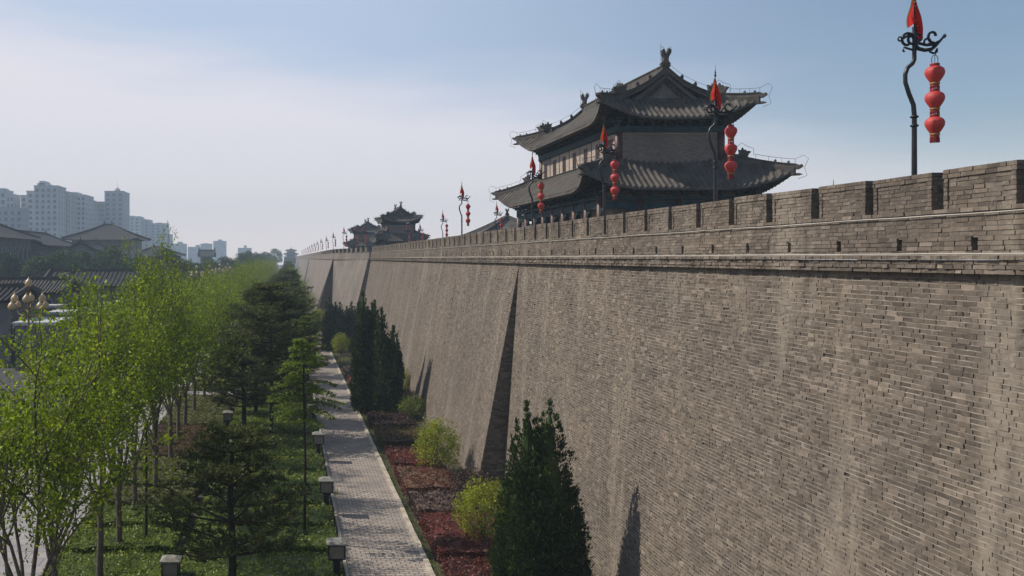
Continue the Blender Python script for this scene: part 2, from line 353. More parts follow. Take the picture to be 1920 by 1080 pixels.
# far stretches: ruled brick faces with stepped shoulders
far = [  # (y0, xt0, xb0, y1, xt1, xb1)
    (155, 12.75, 9.6, 193, 9.0, 8.55), (193, 8.9, 5.3, 406, 8.9, 6.6), (406, 8.75, 6.0, 810, 8.75, 7.2), (810, 8.6, 6.2, 1000, 8.6, 6.2)]
fb = MB(); fe = MB(); pr = []
for k, (y0, a0, b0, y1, a1, b1) in enumerate(far):
    ruled(fb, (a1, y1, ZT), (b1, y1, 0), (b0, y0, 0), (a0, y0, ZT))
    pb = (10.85, 8.55, 6.6, 7.2)[k]; pt = (13.2, 9.0, 8.9, 8.75)[k]
    ruled(fe, (a0, y0, ZT), (b0, y0, 0), (max(pb, b0) + 2, y0, 0), (pt + .5, y0, ZT))
for (xa, xb_) in ((8.25, 8.5), (7.75, 8.0)):    # two drainage ribs on the far shoulder
    fe.add([(8.9, 192.6, ZT), (xa - 3.1, 192.6, 0), (xa - 2.75, 192.6, 0), (8.95, 192.6, ZT), (8.9, 193.2, ZT), (xa - 3.1, 193.2, 0), (xa - 2.75, 193.2, 0), (8.95, 193.2, ZT)],
           [(0, 1, 2, 3), (0, 4, 5, 1), (3, 2, 6, 7)])
into(fb.build('brick_face', BRICKF, wall)); into(fe.build('buttress_end', BRICKX, wall))
db = MB(); db.add([(13.3, 155, 12.8), (28, 155, 12.8), (28, 193, 12.8), (9.2, 193, 12.8), (13.3, 155, 0), (28, 155, 0), (28, 193, 0), (9.2, 193, 0)], [(0, 1, 2, 3), (1, 5, 6, 2)])
db.box(9.4, 28, 193, 1000, 0, 12.8); db.box(-3.5, 28, 1000, 1060, 0, 12.9)
into(db.build('wall_walk', MORTAR, wall))
bb = MB(); bb.add([(-4, 1000, 12.9), (-6, 1000, 0), (8.5, 1000, 0), (8.5, 1000, 12.9), (-4, 1060, 12.9), (-6, 1060, 0)], [(0, 1, 2, 3), (0, 4, 5, 1)]); bb.box(-4.3, 8.6, 999.6, 1060, 12.9, 14.6)
into(bb.build('far_bastion', BRICKX, wall))
# parapet bricks
def holemask(ystart):
    def f(a, b, z):
        y = ystart - (a + b) / 2
        ph = np.mod(y - 18.66 + 1.15, 2.3) - 1.15
        return ~((np.abs(ph) < .16) & (z > 13.14) & (z < 13.43))
    return f
pb = Bricks()
ZP = [13.06 + .093 * i for i in range(10)]
for i in range(9):
    o_ = .03 if i < 4 else 0
    if 13.13 < (ZP[i] + ZP[i + 1]) / 2 < 13.43:
        ye = 155; c = 18.66 + 59 * 2.3
        while c > 6:
            if c < 154: pb.row((XW, ye), (XW, c + .09), ZP[i], ZP[i + 1], (-1, 0), depth=.1, jit=.004, lens=(.3, .38, .38, .42), out=o_); ye = c - .09
            c -= 2.3
        pb.row((XW, ye), (XW, 6), ZP[i], ZP[i + 1], (-1, 0), depth=.1, jit=.004, lens=(.3, .38), out=o_)
    else: pb.row((XW, 155), (XW, 6), ZP[i], ZP[i + 1], (-1, 0), depth=.1, jit=.004, lens=(.3, .38, .38, .42), out=o_)
pb.row((XW, 155), (XW, 6), 13.90, 13.99, (-1, 0), depth=.55, jit=.006, out=.035)
for j, (z0, z1, o) in enumerate([(12.70, 12.79, .13), (12.79, 12.88, .15), (12.88, 12.97, .12), (12.97, 13.06, .18)]):
    pb.row((XW, 155), (XW, 6), z0, z1, (-1, 0), depth=.35, jit=.008, out=o + .03, lens=(.2, .3, .38), rough=.008)
pb.build('parapet_bricks', wall, off=OFF)
pc = MB()
y = 6.
while y < 155:
    c = 18.66 + round((y + 1.15 - 18.66) / 2.3) * 2.3
    y1 = min(c + 1.15, 155)
    for (ya, yb) in ((y, c - .1), (c + .1, y1)):
        if yb > ya: pc.box(XW + .011, XW + .5, ya, yb, 13.05, 13.9)
    pc.box(XW + .011, XW + .5, c - .1, c + .1, 13.40, 13.9); pc.box(XW + .011, XW + .5, c - .1, c + .1, 13.05, 13.15)
    pc.box(XW + .42, XW + .5, c - .1, c + .1, 13.15, 13.40)
    y = y1 if y1 > y else y + 2.3
into(pc.build('parapet_core', JOINTD, wall))
lg = MB(); lg.box(XW - .19, XW + .05, 6, 155, 13.05, 13.066); into(lg.build('cornice_ledge', LEDGE, wall))
cb = MB(); z = 0
def wob(y): return .006 * math.sin(y * .9) + .004 * math.sin(y * 2.3)
cb.tube([(XW - .055, yy, 13.865 + wob(yy)) for yy in np.arange(6, 155, 1.0)], .013, 5)
into(cb.build('conduit', CABLE, wall))
cb = MB(); cb.tube([(XW - .15, yy, 13.085 + .5 * wob(yy + 3)) for yy in np.arange(6, 110, 1.0)], .014, 5)
into(cb.build('conduit', CABLE, wall))
# far parapet
fp = MB(); fc = MB()
pts = [(12.95, 155), (8.9, 193), (8.85, 406), (8.7, 810), (8.5, 1000)]
for (xa, ya), (xb_, yb) in zip(pts[:-1], pts[1:]):
    fp.add([(xa, ya, 13.0), (xb_, yb, 13.0), (xb_ + .5, yb, 13.0), (xa + .5, ya, 13.0), (xa, ya, 13.97), (xb_, yb, 13.97), (xb_ + .5, yb, 13.97), (xa + .5, ya, 13.97)],
           [(0, 4, 5, 1), (4, 7, 6, 5), (0, 3, 7, 4), (3, 2, 6, 7)])
    fc.add([(xa - .16, ya, 12.72), (xb_ - .16, yb, 12.72), (xb_ - .16, yb, 13.04), (xa - .16, ya, 13.04), (xb_ + .2, yb, 12.72), (xa + .2, ya, 12.72), (xb_ + .2, yb, 13.04), (xa + .2, ya, 13.04)],
           [(0, 3, 2, 1), (0, 1, 4, 5), (3, 7, 6, 2), (0, 5, 7, 3)])
into(fp.build('parapet_face', BRICKF, wall)); into(fc.build('cornice', BRICKF, wall))
# merlons (three brick variants, local origin at the near outer lower corner)
ML = 1.95; MT = .48; MH = .79
def merlon(seed):
    b = Bricks(); r = np.random.default_rng(seed); ch = .0875
    for i in range(9):
        z0 = i * ch; z1 = z0 + ch
        if i >= 7:
            b.row((0, ML + .02), (0, -.02), z0, z1, (-1, 0), depth=.1, jit=.003, out=.022, lens=(.19, .3, .38))
            b.row((-.02, 0), (MT + .02, 0), z0, z1, (0, -1), depth=.1, jit=.003, out=.02)
        else:
            b.row((0, ML), (0, ML - .12), z0, z1, (-1, 0), depth=.1, jit=.002, out=.018, lens=(.5,))
            b.row((0, .12), (0, 0), z0, z1, (-1, 0), depth=.1, jit=.002, out=.018, lens=(.5,))
            b.row((0, ML - .13), (0, .13), z0, z1, (-1, 0), depth=.1, jit=.005, out=-.004, lens=(.22, .30, .38, .42))
            b.row((0.02, 0), (MT, 0), z0, z1, (0, -1), depth=.1, jit=.003)
    return b
mproto = []
for s in range(4):
    mo = merlon(s).build('merlon', wall)
    core = MB(); core.box(.016, MT, .016, ML, 0, MH - .03); core.box(-.005, MT + .02, -.01, ML + .01, MH - .035, MH - .008)
    cme = core.build('merlon_core', JOINTD, mo); mproto.append((mo, cme))
nm = 0
def put_merlon(x, y, rz, k):
    global nm
    s = k % 4
    if nm < 4: mo = mproto[nm][0]
    else:
        mo = mproto[s][0].copy(); col.objects.link(mo); mo.parent = wall
        c = mproto[s][1].copy(); col.objects.link(c); c.parent = mo
    mo.location = (x - 13.2 + random.uniform(-.012, .012), y - 6 + random.uniform(-.02, .02), 13.985 + random.uniform(-.006, .004)); mo.rotation_euler = (random.uniform(-.006, .006), random.uniform(-.008, .008), rz + random.uniform(-.006, .006)); mo.scale = (1, random.uniform(.985, 1.01), random.uniform(.975, 1.02)); nm += 1
k0 = -5
for k in range(64):
    y = 19.9 + (k + k0) * 2.3
    if 6 < y < 152.8: put_merlon(13.2, y, 0, k)
ang = math.atan2(12.95 - 8.9, 193 - 155)
for k in range(8):
    t = (k + .5) * 4.6 / 38.2
    if t < .98: put_merlon(12.95 - 4.05 * t, 155 + 38 * t - 1, ang, k)
rest = MB(); y = 194.
while y < 1000:
    if nm < 100: put_merlon(8.88, y, 0, nm)
    else: rest.box(8.86, 9.3, y, y + 1.95, 13.97, 14.78)
    y += 2.3
tag(into(rest.build('merlon', BRICKF, wall)), kind='stuff')

# ------------------------------------------------------------------ GATE TOWERS
def roof_maker(a, b, z0, k1, k2, lift, D, flare, S):
    def P(side, u, s, dz=0):
        g = k1 * s + k2 * s * s
        if side in ('x+', 'x-'): h = (b - s) - abs(u)
        else: h = (a - s) - abs(u)
        w = max(0, 1 - max(h, 0) / D); q = max(0, 1 - s / S)
        L = lift * w ** 2.4 * q ** 1.6; fl = flare * w ** 3 * q
        sg = 1 if u >= 0 else -1
        if side == 'x+': x, y = a - s + fl, u + sg * fl
        elif side == 'x-': x, y = -(a - s) - fl, u + sg * fl
        elif side == 'y+': x, y = u + sg * fl, b - s + fl
        else: x, y = u + sg * fl, -(b - s) - fl
        return (x, y, z0 + g + L + dz)
    return P
def tile_face(mb, P, side, U, smax, pitch=.42, nseg=9, soff=None):
    "rows of round tiles running down the slope"
    prof_ = [(-.2, -.02), (-.12, -.02), (-.09, .06), (-.04, .11), (.04, .11), (.09, .06), (.12, -.02)]
    n = int(2 * U / pitch); prev = None
    for i in range(n + 1):
        for (du, dz) in prof_:
            u = -U + i * pitch + du
            if abs(u) > U - .001: prev = None; continue
            sm = smax(u)
            if sm <= .02: prev = None; continue
            line = [P(side, u, sm * j / nseg, dz + .012) for j in range(nseg + 1)]
            drop = P(side, u, 0, -.14); line = [drop] + line
            base = len(mb.v); mb.v += line
            if prev is not None:
                for j in range(len(line) - 1): mb.f.append((prev + j, base + j, base + j + 1, prev + j + 1))
            prev = base
def sweep(mb, pts, w, h, up0=.0):
    "box section ridge following pts"
    b = len(mb.v); n = len(pts)
    for i, p in enumerate(pts):
        p = Vector(p); d = Vector(pts[min(i + 1, n - 1)]) - Vector(pts[max(i - 1, 0)]); d.z = 0; d.normalize(); s = Vector((-d.y, d.x, 0))
        for (e, z) in ((-w, up0), (w, up0), (w, h * .35), (w * .6, h * .45), (w * .6, h * .8), (w * .95, h * .86), (w * .95, h), (-w * .95, h), (-w * .95, h * .86), (-w * .6, h * .8), (-w * .6, h * .45), (-w, h * .35)):
            mb.v.append(tuple(p + s * e + Vector((0, 0, z))))
    m = 12
    for i in range(n - 1):
        for k in range(m):
            k2 = (k + 1) % m; mb.f.append((b + i * m + k, b + i * m + k2, b + (i + 1) * m + k2, b + (i + 1) * m + k))
    mb.f.append(tuple(b + k for k in range(m))); mb.f.append(tuple(b + (n - 1) * m + k for k in range(m))[::-1])
CHI = [(-.32, 0), (.32, 0), (.36, .28), (.2, .5), (.22, .8), (.42, 1.15), (.38, 1.42), (.22, 1.5), (.14, 1.2), (.02, 1.02), (-.08, 1.25), (-.18, 1.46), (-.34, 1.3), (-.3, 1.0), (-.14, .75), (-.24, .45), (-.4, .3)]
BEA = [(-.3, 0), (.32, 0), (.42, .25), (.6, .42), (.42, .5), (.3, .42), (.18, .62), (.08, .48), (-.02, .78), (-.14, .55), (-.34, .66), (-.28, .35), (-.42, .2)]
def basis(pos, dx, s=1.0, up=0):
    d = Vector(dx).normalized(); z = Vector((0, 0, 1)); y = z.cross(d)
    M = Matrix.Identity(4)
    for i in range(3): M[i][0] = d[i] * s; M[i][1] = y[i] * s; M[i][2] = z[i] * s; M[i][3] = pos[i]
    return M
def roof(root, name, a, b, z0, k1, k2, lift, D, flare, S, s_top, sg=None, wires=True, overhang=2.0):
    P = roof_maker(a, b, z0, k1, k2, lift, D, flare, S); full = sg is not None
    mb = MB()
    def smx(u):
        if full: return a - .08 if abs(u) <= b - sg + .42 else b - abs(u)
        return min(s_top, b - abs(u))
    def smy(u): return min(sg if full else s_top, a - abs(u))
    for sd_ in ('x+', 'x-'): tile_face(mb, P, sd_, b, smx, nseg=12 if full else 8)
    for sd_ in ('y+', 'y-'): tile_face(mb, P, sd_, a, smy, nseg=8)
    rf = mb.build(name, TILE, root)
    # soffit boards and rafters
    so = MB()
    for sd_, U in (('x+', b), ('x-', b), ('y+', a), ('y-', a)):
        n = int(2 * U / .34)
        for i in range(n):
            u0, u1 = -U + 2 * U * i / n, -U + 2 * U * (i + 1) / n
            l0 = [P(sd_, u0, min(overhang, U - abs(u0)) * t, -.2) for t in (.02, .5, 1)]; l1 = [P(sd_, u1, min(overhang, U - abs(u1)) * t, -.2) for t in (.02, .5, 1)]
            so.add(l0 + l1, [(0, 1, 4, 3), (1, 2, 5, 4)])
            um = (u0 + u1) / 2; sm = min(overhang, U - abs(um))
            for (zz, s0, r) in ((-.27, .06, .05), (-.42, .55, .06)):
                if sm > s0 + .1: so.tube([P(sd_, um, s0, zz), P(sd_, um, (s0 + sm) / 2, zz), P(sd_, um, sm, zz)], r, 5)
    so.build('rafters', RAFT, rf)
    rg = MB(); wr = MB(); corners = []
    S1 = sg if full else s_top
    for ix in (-1, 1):
        for iy in (-1, 1):
            hp = [P('x+' if ix > 0 else 'x-', iy * (b - s) * .99999, s, .06) for s in np.linspace(S1, 0, 12)]
            tip = Vector(hp[-1]); dr = Vector((ix, iy, 0)).normalized()
            sweep(rg, hp, .16, .42, -.4); corners.append(hp)
            rg.prism(BEA, .25, basis(Vector(hp[3]) + Vector((0, 0, .3)), dr, 1.05 if full else .9))     # large beast part-way down
            rg.prism([(-.5, 0), (.25, .0), (.62, .22), (.55, .42), (.3, .36), (.1, .5), (-.5, .4)], .3, basis(tip + Vector((0, 0, .0)), dr, .8))
            rg.prism([(-.5, 0), (.3, .0), (.6, .1), (.35, .2), (-.5, .22)], .22, basis(tip + Vector((0, 0, -.42)), dr, .8))   # beam head under the corner
            for q in (8, 10): rg.prism([(-.1, 0), (.1, 0), (.13, .18), (.05, .3), (-.05, .22), (-.12, .15)], .1, basis(Vector(hp[q]) + Vector((0, 0, .38)), dr, .7))
            if wires:
                w = [tuple(Vector(p) + Vector((0, 0, .72))) for p in hp[5:]] + [tuple(tip + dr * .55 + Vector((0, 0, .95))), tuple(tip + dr * .85 + Vector((0, 0, .7))), tuple(tip + dr * .6 + Vector((0, 0, .1))), tuple(tip + dr * .75 + Vector((0, 0, -.45))), tuple(tip + dr * .2 + Vector((0, 0, -.65)))]
                wr.tube(w, .016, 4)
                for p in hp[5::2]: wr.tube([tuple(Vector(p) + Vector((0, 0, .35))), tuple(Vector(p) + Vector((0, 0, .74)))], .012, 4)
                bp = Vector(hp[3]) + Vector((0, 0, .3)); wr.tube([tuple(bp + dr * .95 * c + Vector((0, 0, h_))) for c, h_ in ((-.6, .1), (-.55, .7), (-.1, 1.05), (.35, .75), (.75, .6), (.8, .1))], .016, 4)
    if not full:
        x, y = a - s_top, b - s_top; z = P('x+', 0, s_top)[2]
        for p in ([(-x, -y, z), (x, -y, z)], [(-x, y, z), (x, y, z)], [(-x, -y, z), (-x, y, z)], [(x, -y, z), (x, y, z)]): sweep(rg, p, .2, .3, -.2)
        rg.build('ridge', RIDGE, rf)
        if wires: wr.build('lightning_wire', WIRE, rf)
        return rf, P
    zr = P('x+', 0, a)[2]; yg = b - sg
    sweep(rg, [(0, -yg - .42, zr), (0, 0, zr + .05), (0, yg + .42, zr)], .2, .55, -.2)
    for iy in (-1, 1):
        for ix in (-1, 1):       # verge ridges down to the hips
            vp = [P('x+' if ix > 0 else 'x-', iy * (yg + .3), s, .05) for s in np.linspace(a, S1 - .35, 12)]
            vp = [(ix * abs(p[0]), p[1], p[2]) for p in vp]; sweep(rg, vp, .15, .4, -.05)
            e = Vector(vp[-1]); rg.prism(BEA, .28, basis(e + Vector((0, 0, .2)), (ix, 0, 0), 1.15))
            for q in (4, 7): rg.prism([(-.1, 0), (.1, 0), (.13, .2), (.03, .36), (-.12, .18)], .12, basis(Vector(vp[q]) + Vector((0, 0, .36)), (ix, 0, 0)))
            if wires:
                wr.tube([tuple(Vector(p) + Vector((0, 0, .75))) for p in vp], .014, 4)
        zb = z0 + k1 * sg + k2 * sg * sg; xb_ = a - sg
        sweep(rg, [(-xb_, iy * (yg + .12), zb), (xb_, iy * (yg + .12), zb)], .12, .26, -.1)
    rg.build('ridge', RIDGE, rf)
    for iy in (-1, 1):
        on = MB(); on.prism(CHI, .38, basis((0, iy * (yg + .2), zr + .35), (1, 0, 0), .92)); on.prism(CHI, .38, basis((0, iy * (yg + .02), zr + .3), (0, -iy, 0), .6)); on.build('ridge_ornament', RIDGE, rf)
        if wires:
            wr.tube([(-.32, iy * (yg + .2), zr + .4), (-.34, iy * (yg + .2), zr + 2.1)], .014, 4)
            wr.tube([(.4 * math.cos(t) * (1 if True else 0) + .05, iy * (yg + .2), zr + 1.45 + .42 * abs(math.sin(t * 2)) + .0) for t in np.linspace(math.pi, 0, 17)], .014, 4)
        # gable: board, raised triangle, scalloped barge boards
        gb = MB(); zb = z0 + k1 * sg + k2 * sg * sg
        sl = np.linspace(sg, a - .02, 10)
        pts_ = [(-(a - s), z0 + k1 * s + k2 * s * s - .06) for s in sl] + [((a - s), z0 + k1 * s + k2 * s * s - .06) for s in sl[::-1]]
        y_ = iy * (yg - .08); n = len(pts_)
        gb.add([(p[0], y_, p[1]) for p in pts_], [tuple(range(n)) if iy < 0 else tuple(range(n))[::-1]])
        for sca, out_ in ((.62, .06), (.34, .11)):
            tri = [(p[0] * sca, zb + .1 + (p[1] - zb) * sca * .95) for p in (pts_[0], pts_[9], pts_[10], pts_[-1])]
            hh = tri[1][1] - zb; w_ = abs(tri[0][0])
            gb.prism([(-w_, .12), (w_, .12), (0, hh)], .1, Matrix.Translation((0, y_ + iy * out_ * .9, zb)))
        g = gb.build('gable', GABLE, rf)
        bg_ = MB()
        for ix in (-1, 1):
            for dz_, y2, t_ in ((-.1, .42, .32), (-.42, .2, .22)):
                for s0, s1 in zip(sl[:-1], sl[1:]):
                    p0 = (ix * (a - s0), z0 + k1 * s0 + k2 * s0 * s0 + dz_); p1 = (ix * (a - s1), z0 + k1 * s1 + k2 * s1 * s1 + dz_)
                    yy = iy * (yg + y2 - .04)
                    bg_.add([(p0[0], yy, p0[1]), (p1[0], yy, p1[1]), (p1[0], yy, p1[1] - t_), (p0[0], yy, p0[1] - t_), (p0[0], yy - iy * .08, p0[1]), (p1[0], yy - iy * .08, p1[1]), (p1[0], yy - iy * .08, p1[1] - t_), (p0[0], yy - iy * .08, p0[1] - t_)],
                            [(0, 1, 2, 3), (4, 7, 6, 5), (0, 4, 5, 1), (3, 2, 6, 7)])
            for q in range(11):
                s = sg + .35 + (a - sg - .5) * q / 11; p = (ix * (a - s), z0 + k1 * s + k2 * s * s - .72)
                bg_.lathe([(.02, -.12), (.13, -.06), (.13, .06), (.02, .14)], (p[0], iy * (yg + .14), p[1]), 7)
        bg_.build('barge_board', RIDGE, g)
    if wires: wr.build('lightning_wire', WIRE, rf)
    return rf, P
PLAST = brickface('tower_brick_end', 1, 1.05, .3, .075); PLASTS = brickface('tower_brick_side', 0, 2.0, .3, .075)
def make_tower(loc, label):
    t = empty('gate_tower', loc, label=label, cat='tower')
    # local: z 0 = wall walk. upper wall half 3.4 x 10.5, lower eave half 7.3 x 13.85, upper eave 5.6 x 12.3
    m = MB(); m.box(-4.35, 4.35, -11.3, 11.3, 0, 5.6); lw = m.build('lower_wall', PLASTS, t)
    m = MB(); m.box(-6.8, 6.8, -13.3, 13.3, -.3, .35); m.build('plinth', LEDGE, t)
    m = MB(); m.box(-3.75, 3.75, -10.5, 10.5, 5.6, 9.35); uw = m.build('upper_wall', PLASTS, t)
    for iy in (-1, 1):   # end panels facing along the wall
        m = MB(); m.box(-3.42, 3.42, iy * 10.5 - .05, iy * 10.5 + .05, 7.0, 9.2); m.build('end_panel', PLAST, uw)
        m = MB(); m.box(-4.36, 4.36, iy * 11.3 - .04, iy * 11.3 + .04, 0, 5.0); m.build('end_panel', PLAST, lw)
        m = MB()
        for ix in (-1, 1):
            m = MB(); m.tube([(ix * 3.7, iy * 10.5, 6.9), (ix * 3.7, iy * 10.5, 9.4)], .26, 10); m.build('corner_column', WOODR, uw, True)
    nb = 7
    for ix in (-1, 1):
        for i in range(nb):
            yc = -10.5 + 21. * (i + .5) / nb; x = ix * 3.75
            fr = MB()
            for (y0, y1, z0, z1) in ((-.44, -.36, 7.4, 8.9), (.36, .44, 7.4, 8.9), (-.5, .5, 8.9, 8.98), (-.55, .55, 7.3, 7.4)): fr.box(x - .04, x + .04, yc + y0, yc + y1, z0, z1)
            f = fr.build('window', WOODR, uw)
            p = MB(); p.box(x - .01, x + .01, yc - .36, yc + .36, 7.4, 8.9)
            for q in (-.12, .12): p.box(x - .022, x + .022, yc + q - .02, yc + q + .02, 7.4, 8.9)
            p.build('shutter', DKWD, f)
            if i: m = MB(); m.box(x - .035, x + .035, yc - 1.5 - .05, yc - 1.5 + .05, 7.0, 9.3); m.build('pilaster', WOODR, uw)
            # door or round-headed window of the lower storey
            m = MB(); m.prism([(-.55, 1.0), (.55, 1.0), (.55, 3.1)] + [(.55 * math.cos(q), 3.1 + .7 * math.sin(q)) for q in np.linspace(0, math.pi, 9)[1:-1]] + [(-.55, 3.1)], .16, Matrix.Translation((ix * 4.35, yc, 0)) @ Matrix.Rotation(R(90), 4, 'Z'))
            m.build('arched_window', DOUG, lw)
    # beams and bracket tiers
    def band(a, b, z0, z1, w=.14):
        m = MB(); m.box(-a - w, a + w, -b - w, -b + w, z0, z1); m.box(-a - w, a + w, b - w, b + w, z0, z1); m.box(-a - w + .003, -a + w, -b + w, b - w, z0, z1); m.box(a - w, a + w - .003, -b + w, b - w, z0, z1); return m
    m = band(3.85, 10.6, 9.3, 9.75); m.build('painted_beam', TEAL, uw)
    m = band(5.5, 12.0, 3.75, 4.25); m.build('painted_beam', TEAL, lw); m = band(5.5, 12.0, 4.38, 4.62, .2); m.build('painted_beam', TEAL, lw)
    def brackets(a, b, z0, h, out, pitch=.85):
        m = MB()
        for n_, ax in ((int(2 * b / pitch), 'y'), (int(2 * a / pitch), 'x')):
            for i in range(n_ + 1):
                for sgn in (-1, 1):
                    u = -(b if ax == 'y' else a) + 2 * (b if ax == 'y' else a) * i / n_
                    for q in range(3):
                        w = .1 + .1 * q; o0 = -.2; o1 = out * (q + 1) / 3; zz = z0 + h * q / 3; hh = h / 3 - .03
                        if ax == 'y':
                            xs = sorted((sgn * (a + o0), sgn * (a + o1))); m.box(xs[0], xs[1], u - w, u + w, zz, zz + hh)
                        else:
                            ys = sorted((sgn * (b + o0), sgn * (b + o1))); m.box(u - w, u + w, ys[0], ys[1], zz, zz + hh)
        return m
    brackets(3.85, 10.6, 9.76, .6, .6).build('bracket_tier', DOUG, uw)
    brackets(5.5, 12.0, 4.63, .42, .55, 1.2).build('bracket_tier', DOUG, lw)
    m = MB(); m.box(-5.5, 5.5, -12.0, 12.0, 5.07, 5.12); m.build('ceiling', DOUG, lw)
    # verandah columns with corner brackets under the beam
    ys = np.linspace(-12.0, 12.0, 9); xs_ = np.linspace(-5.5, 5.5, 5)
    pos = [(ix * 5.5, y) for ix in (-1, 1) for y in ys] + [(x, iy * 12.0) for iy in (-1, 1) for x in xs_[1:-1]]
    for (x, y) in pos:
        m = MB(); m.tube([(x, y, .3), (x, y, 4.7)], .24, 10); c = m.build('column', WOODR, t, True)
        m = MB(); along = abs(abs(x) - 5.5) < .01
        M = Matrix.Translation((x, y, 0)) @ (Matrix.Rotation(R(90), 4, 'Z') if along else Matrix.Identity(4))
        m.prism([(-.8, 3.75), (-.75, 3.6), (-.35, 3.45), (-.25, 3.2), (.25, 3.2), (.35, 3.45), (.75, 3.6), (.8, 3.75)], .1, M); m.build('corner_bracket', TEAL, c)
    roof(t, 'lower_roof', 6.85, 13.4, 5.12, .57, .042, 1.15, 4.4, .45, 5.0, 3.08, overhang=1.5)
    roof(t, 'upper_roof', 5.15, 11.9, 10.22, .5, .038, 1.2, 4.4, .45, 4.2, 3.9, sg=2.4, overhang=1.5)
    return t
tower = make_tower((27.5, 80.6, 12.75), 'large two-tiered brick gate tower with upturned grey eaves, closest of the wall towers')
T2 = dup(tower, (21.6, 191, 12.5), 0, 'mid-distance gate tower standing right of its smaller neighbour behind the parapet', (.69, .5, .73), 'distant gate towers on the wall')
T3 = dup(tower, (21.2, 262, 12.5), 0, 'smaller gate tower just left of the larger mid-distance tower, flags in front', (.80, .5, .72), 'distant gate towers on the wall')
T4 = dup(tower, (3.2, 1020, 12.9), 0, 'tiny hazy tower on the farthest dark bastion at the end of the wall', (1.05, 1.0, .72), 'distant gate towers on the wall')
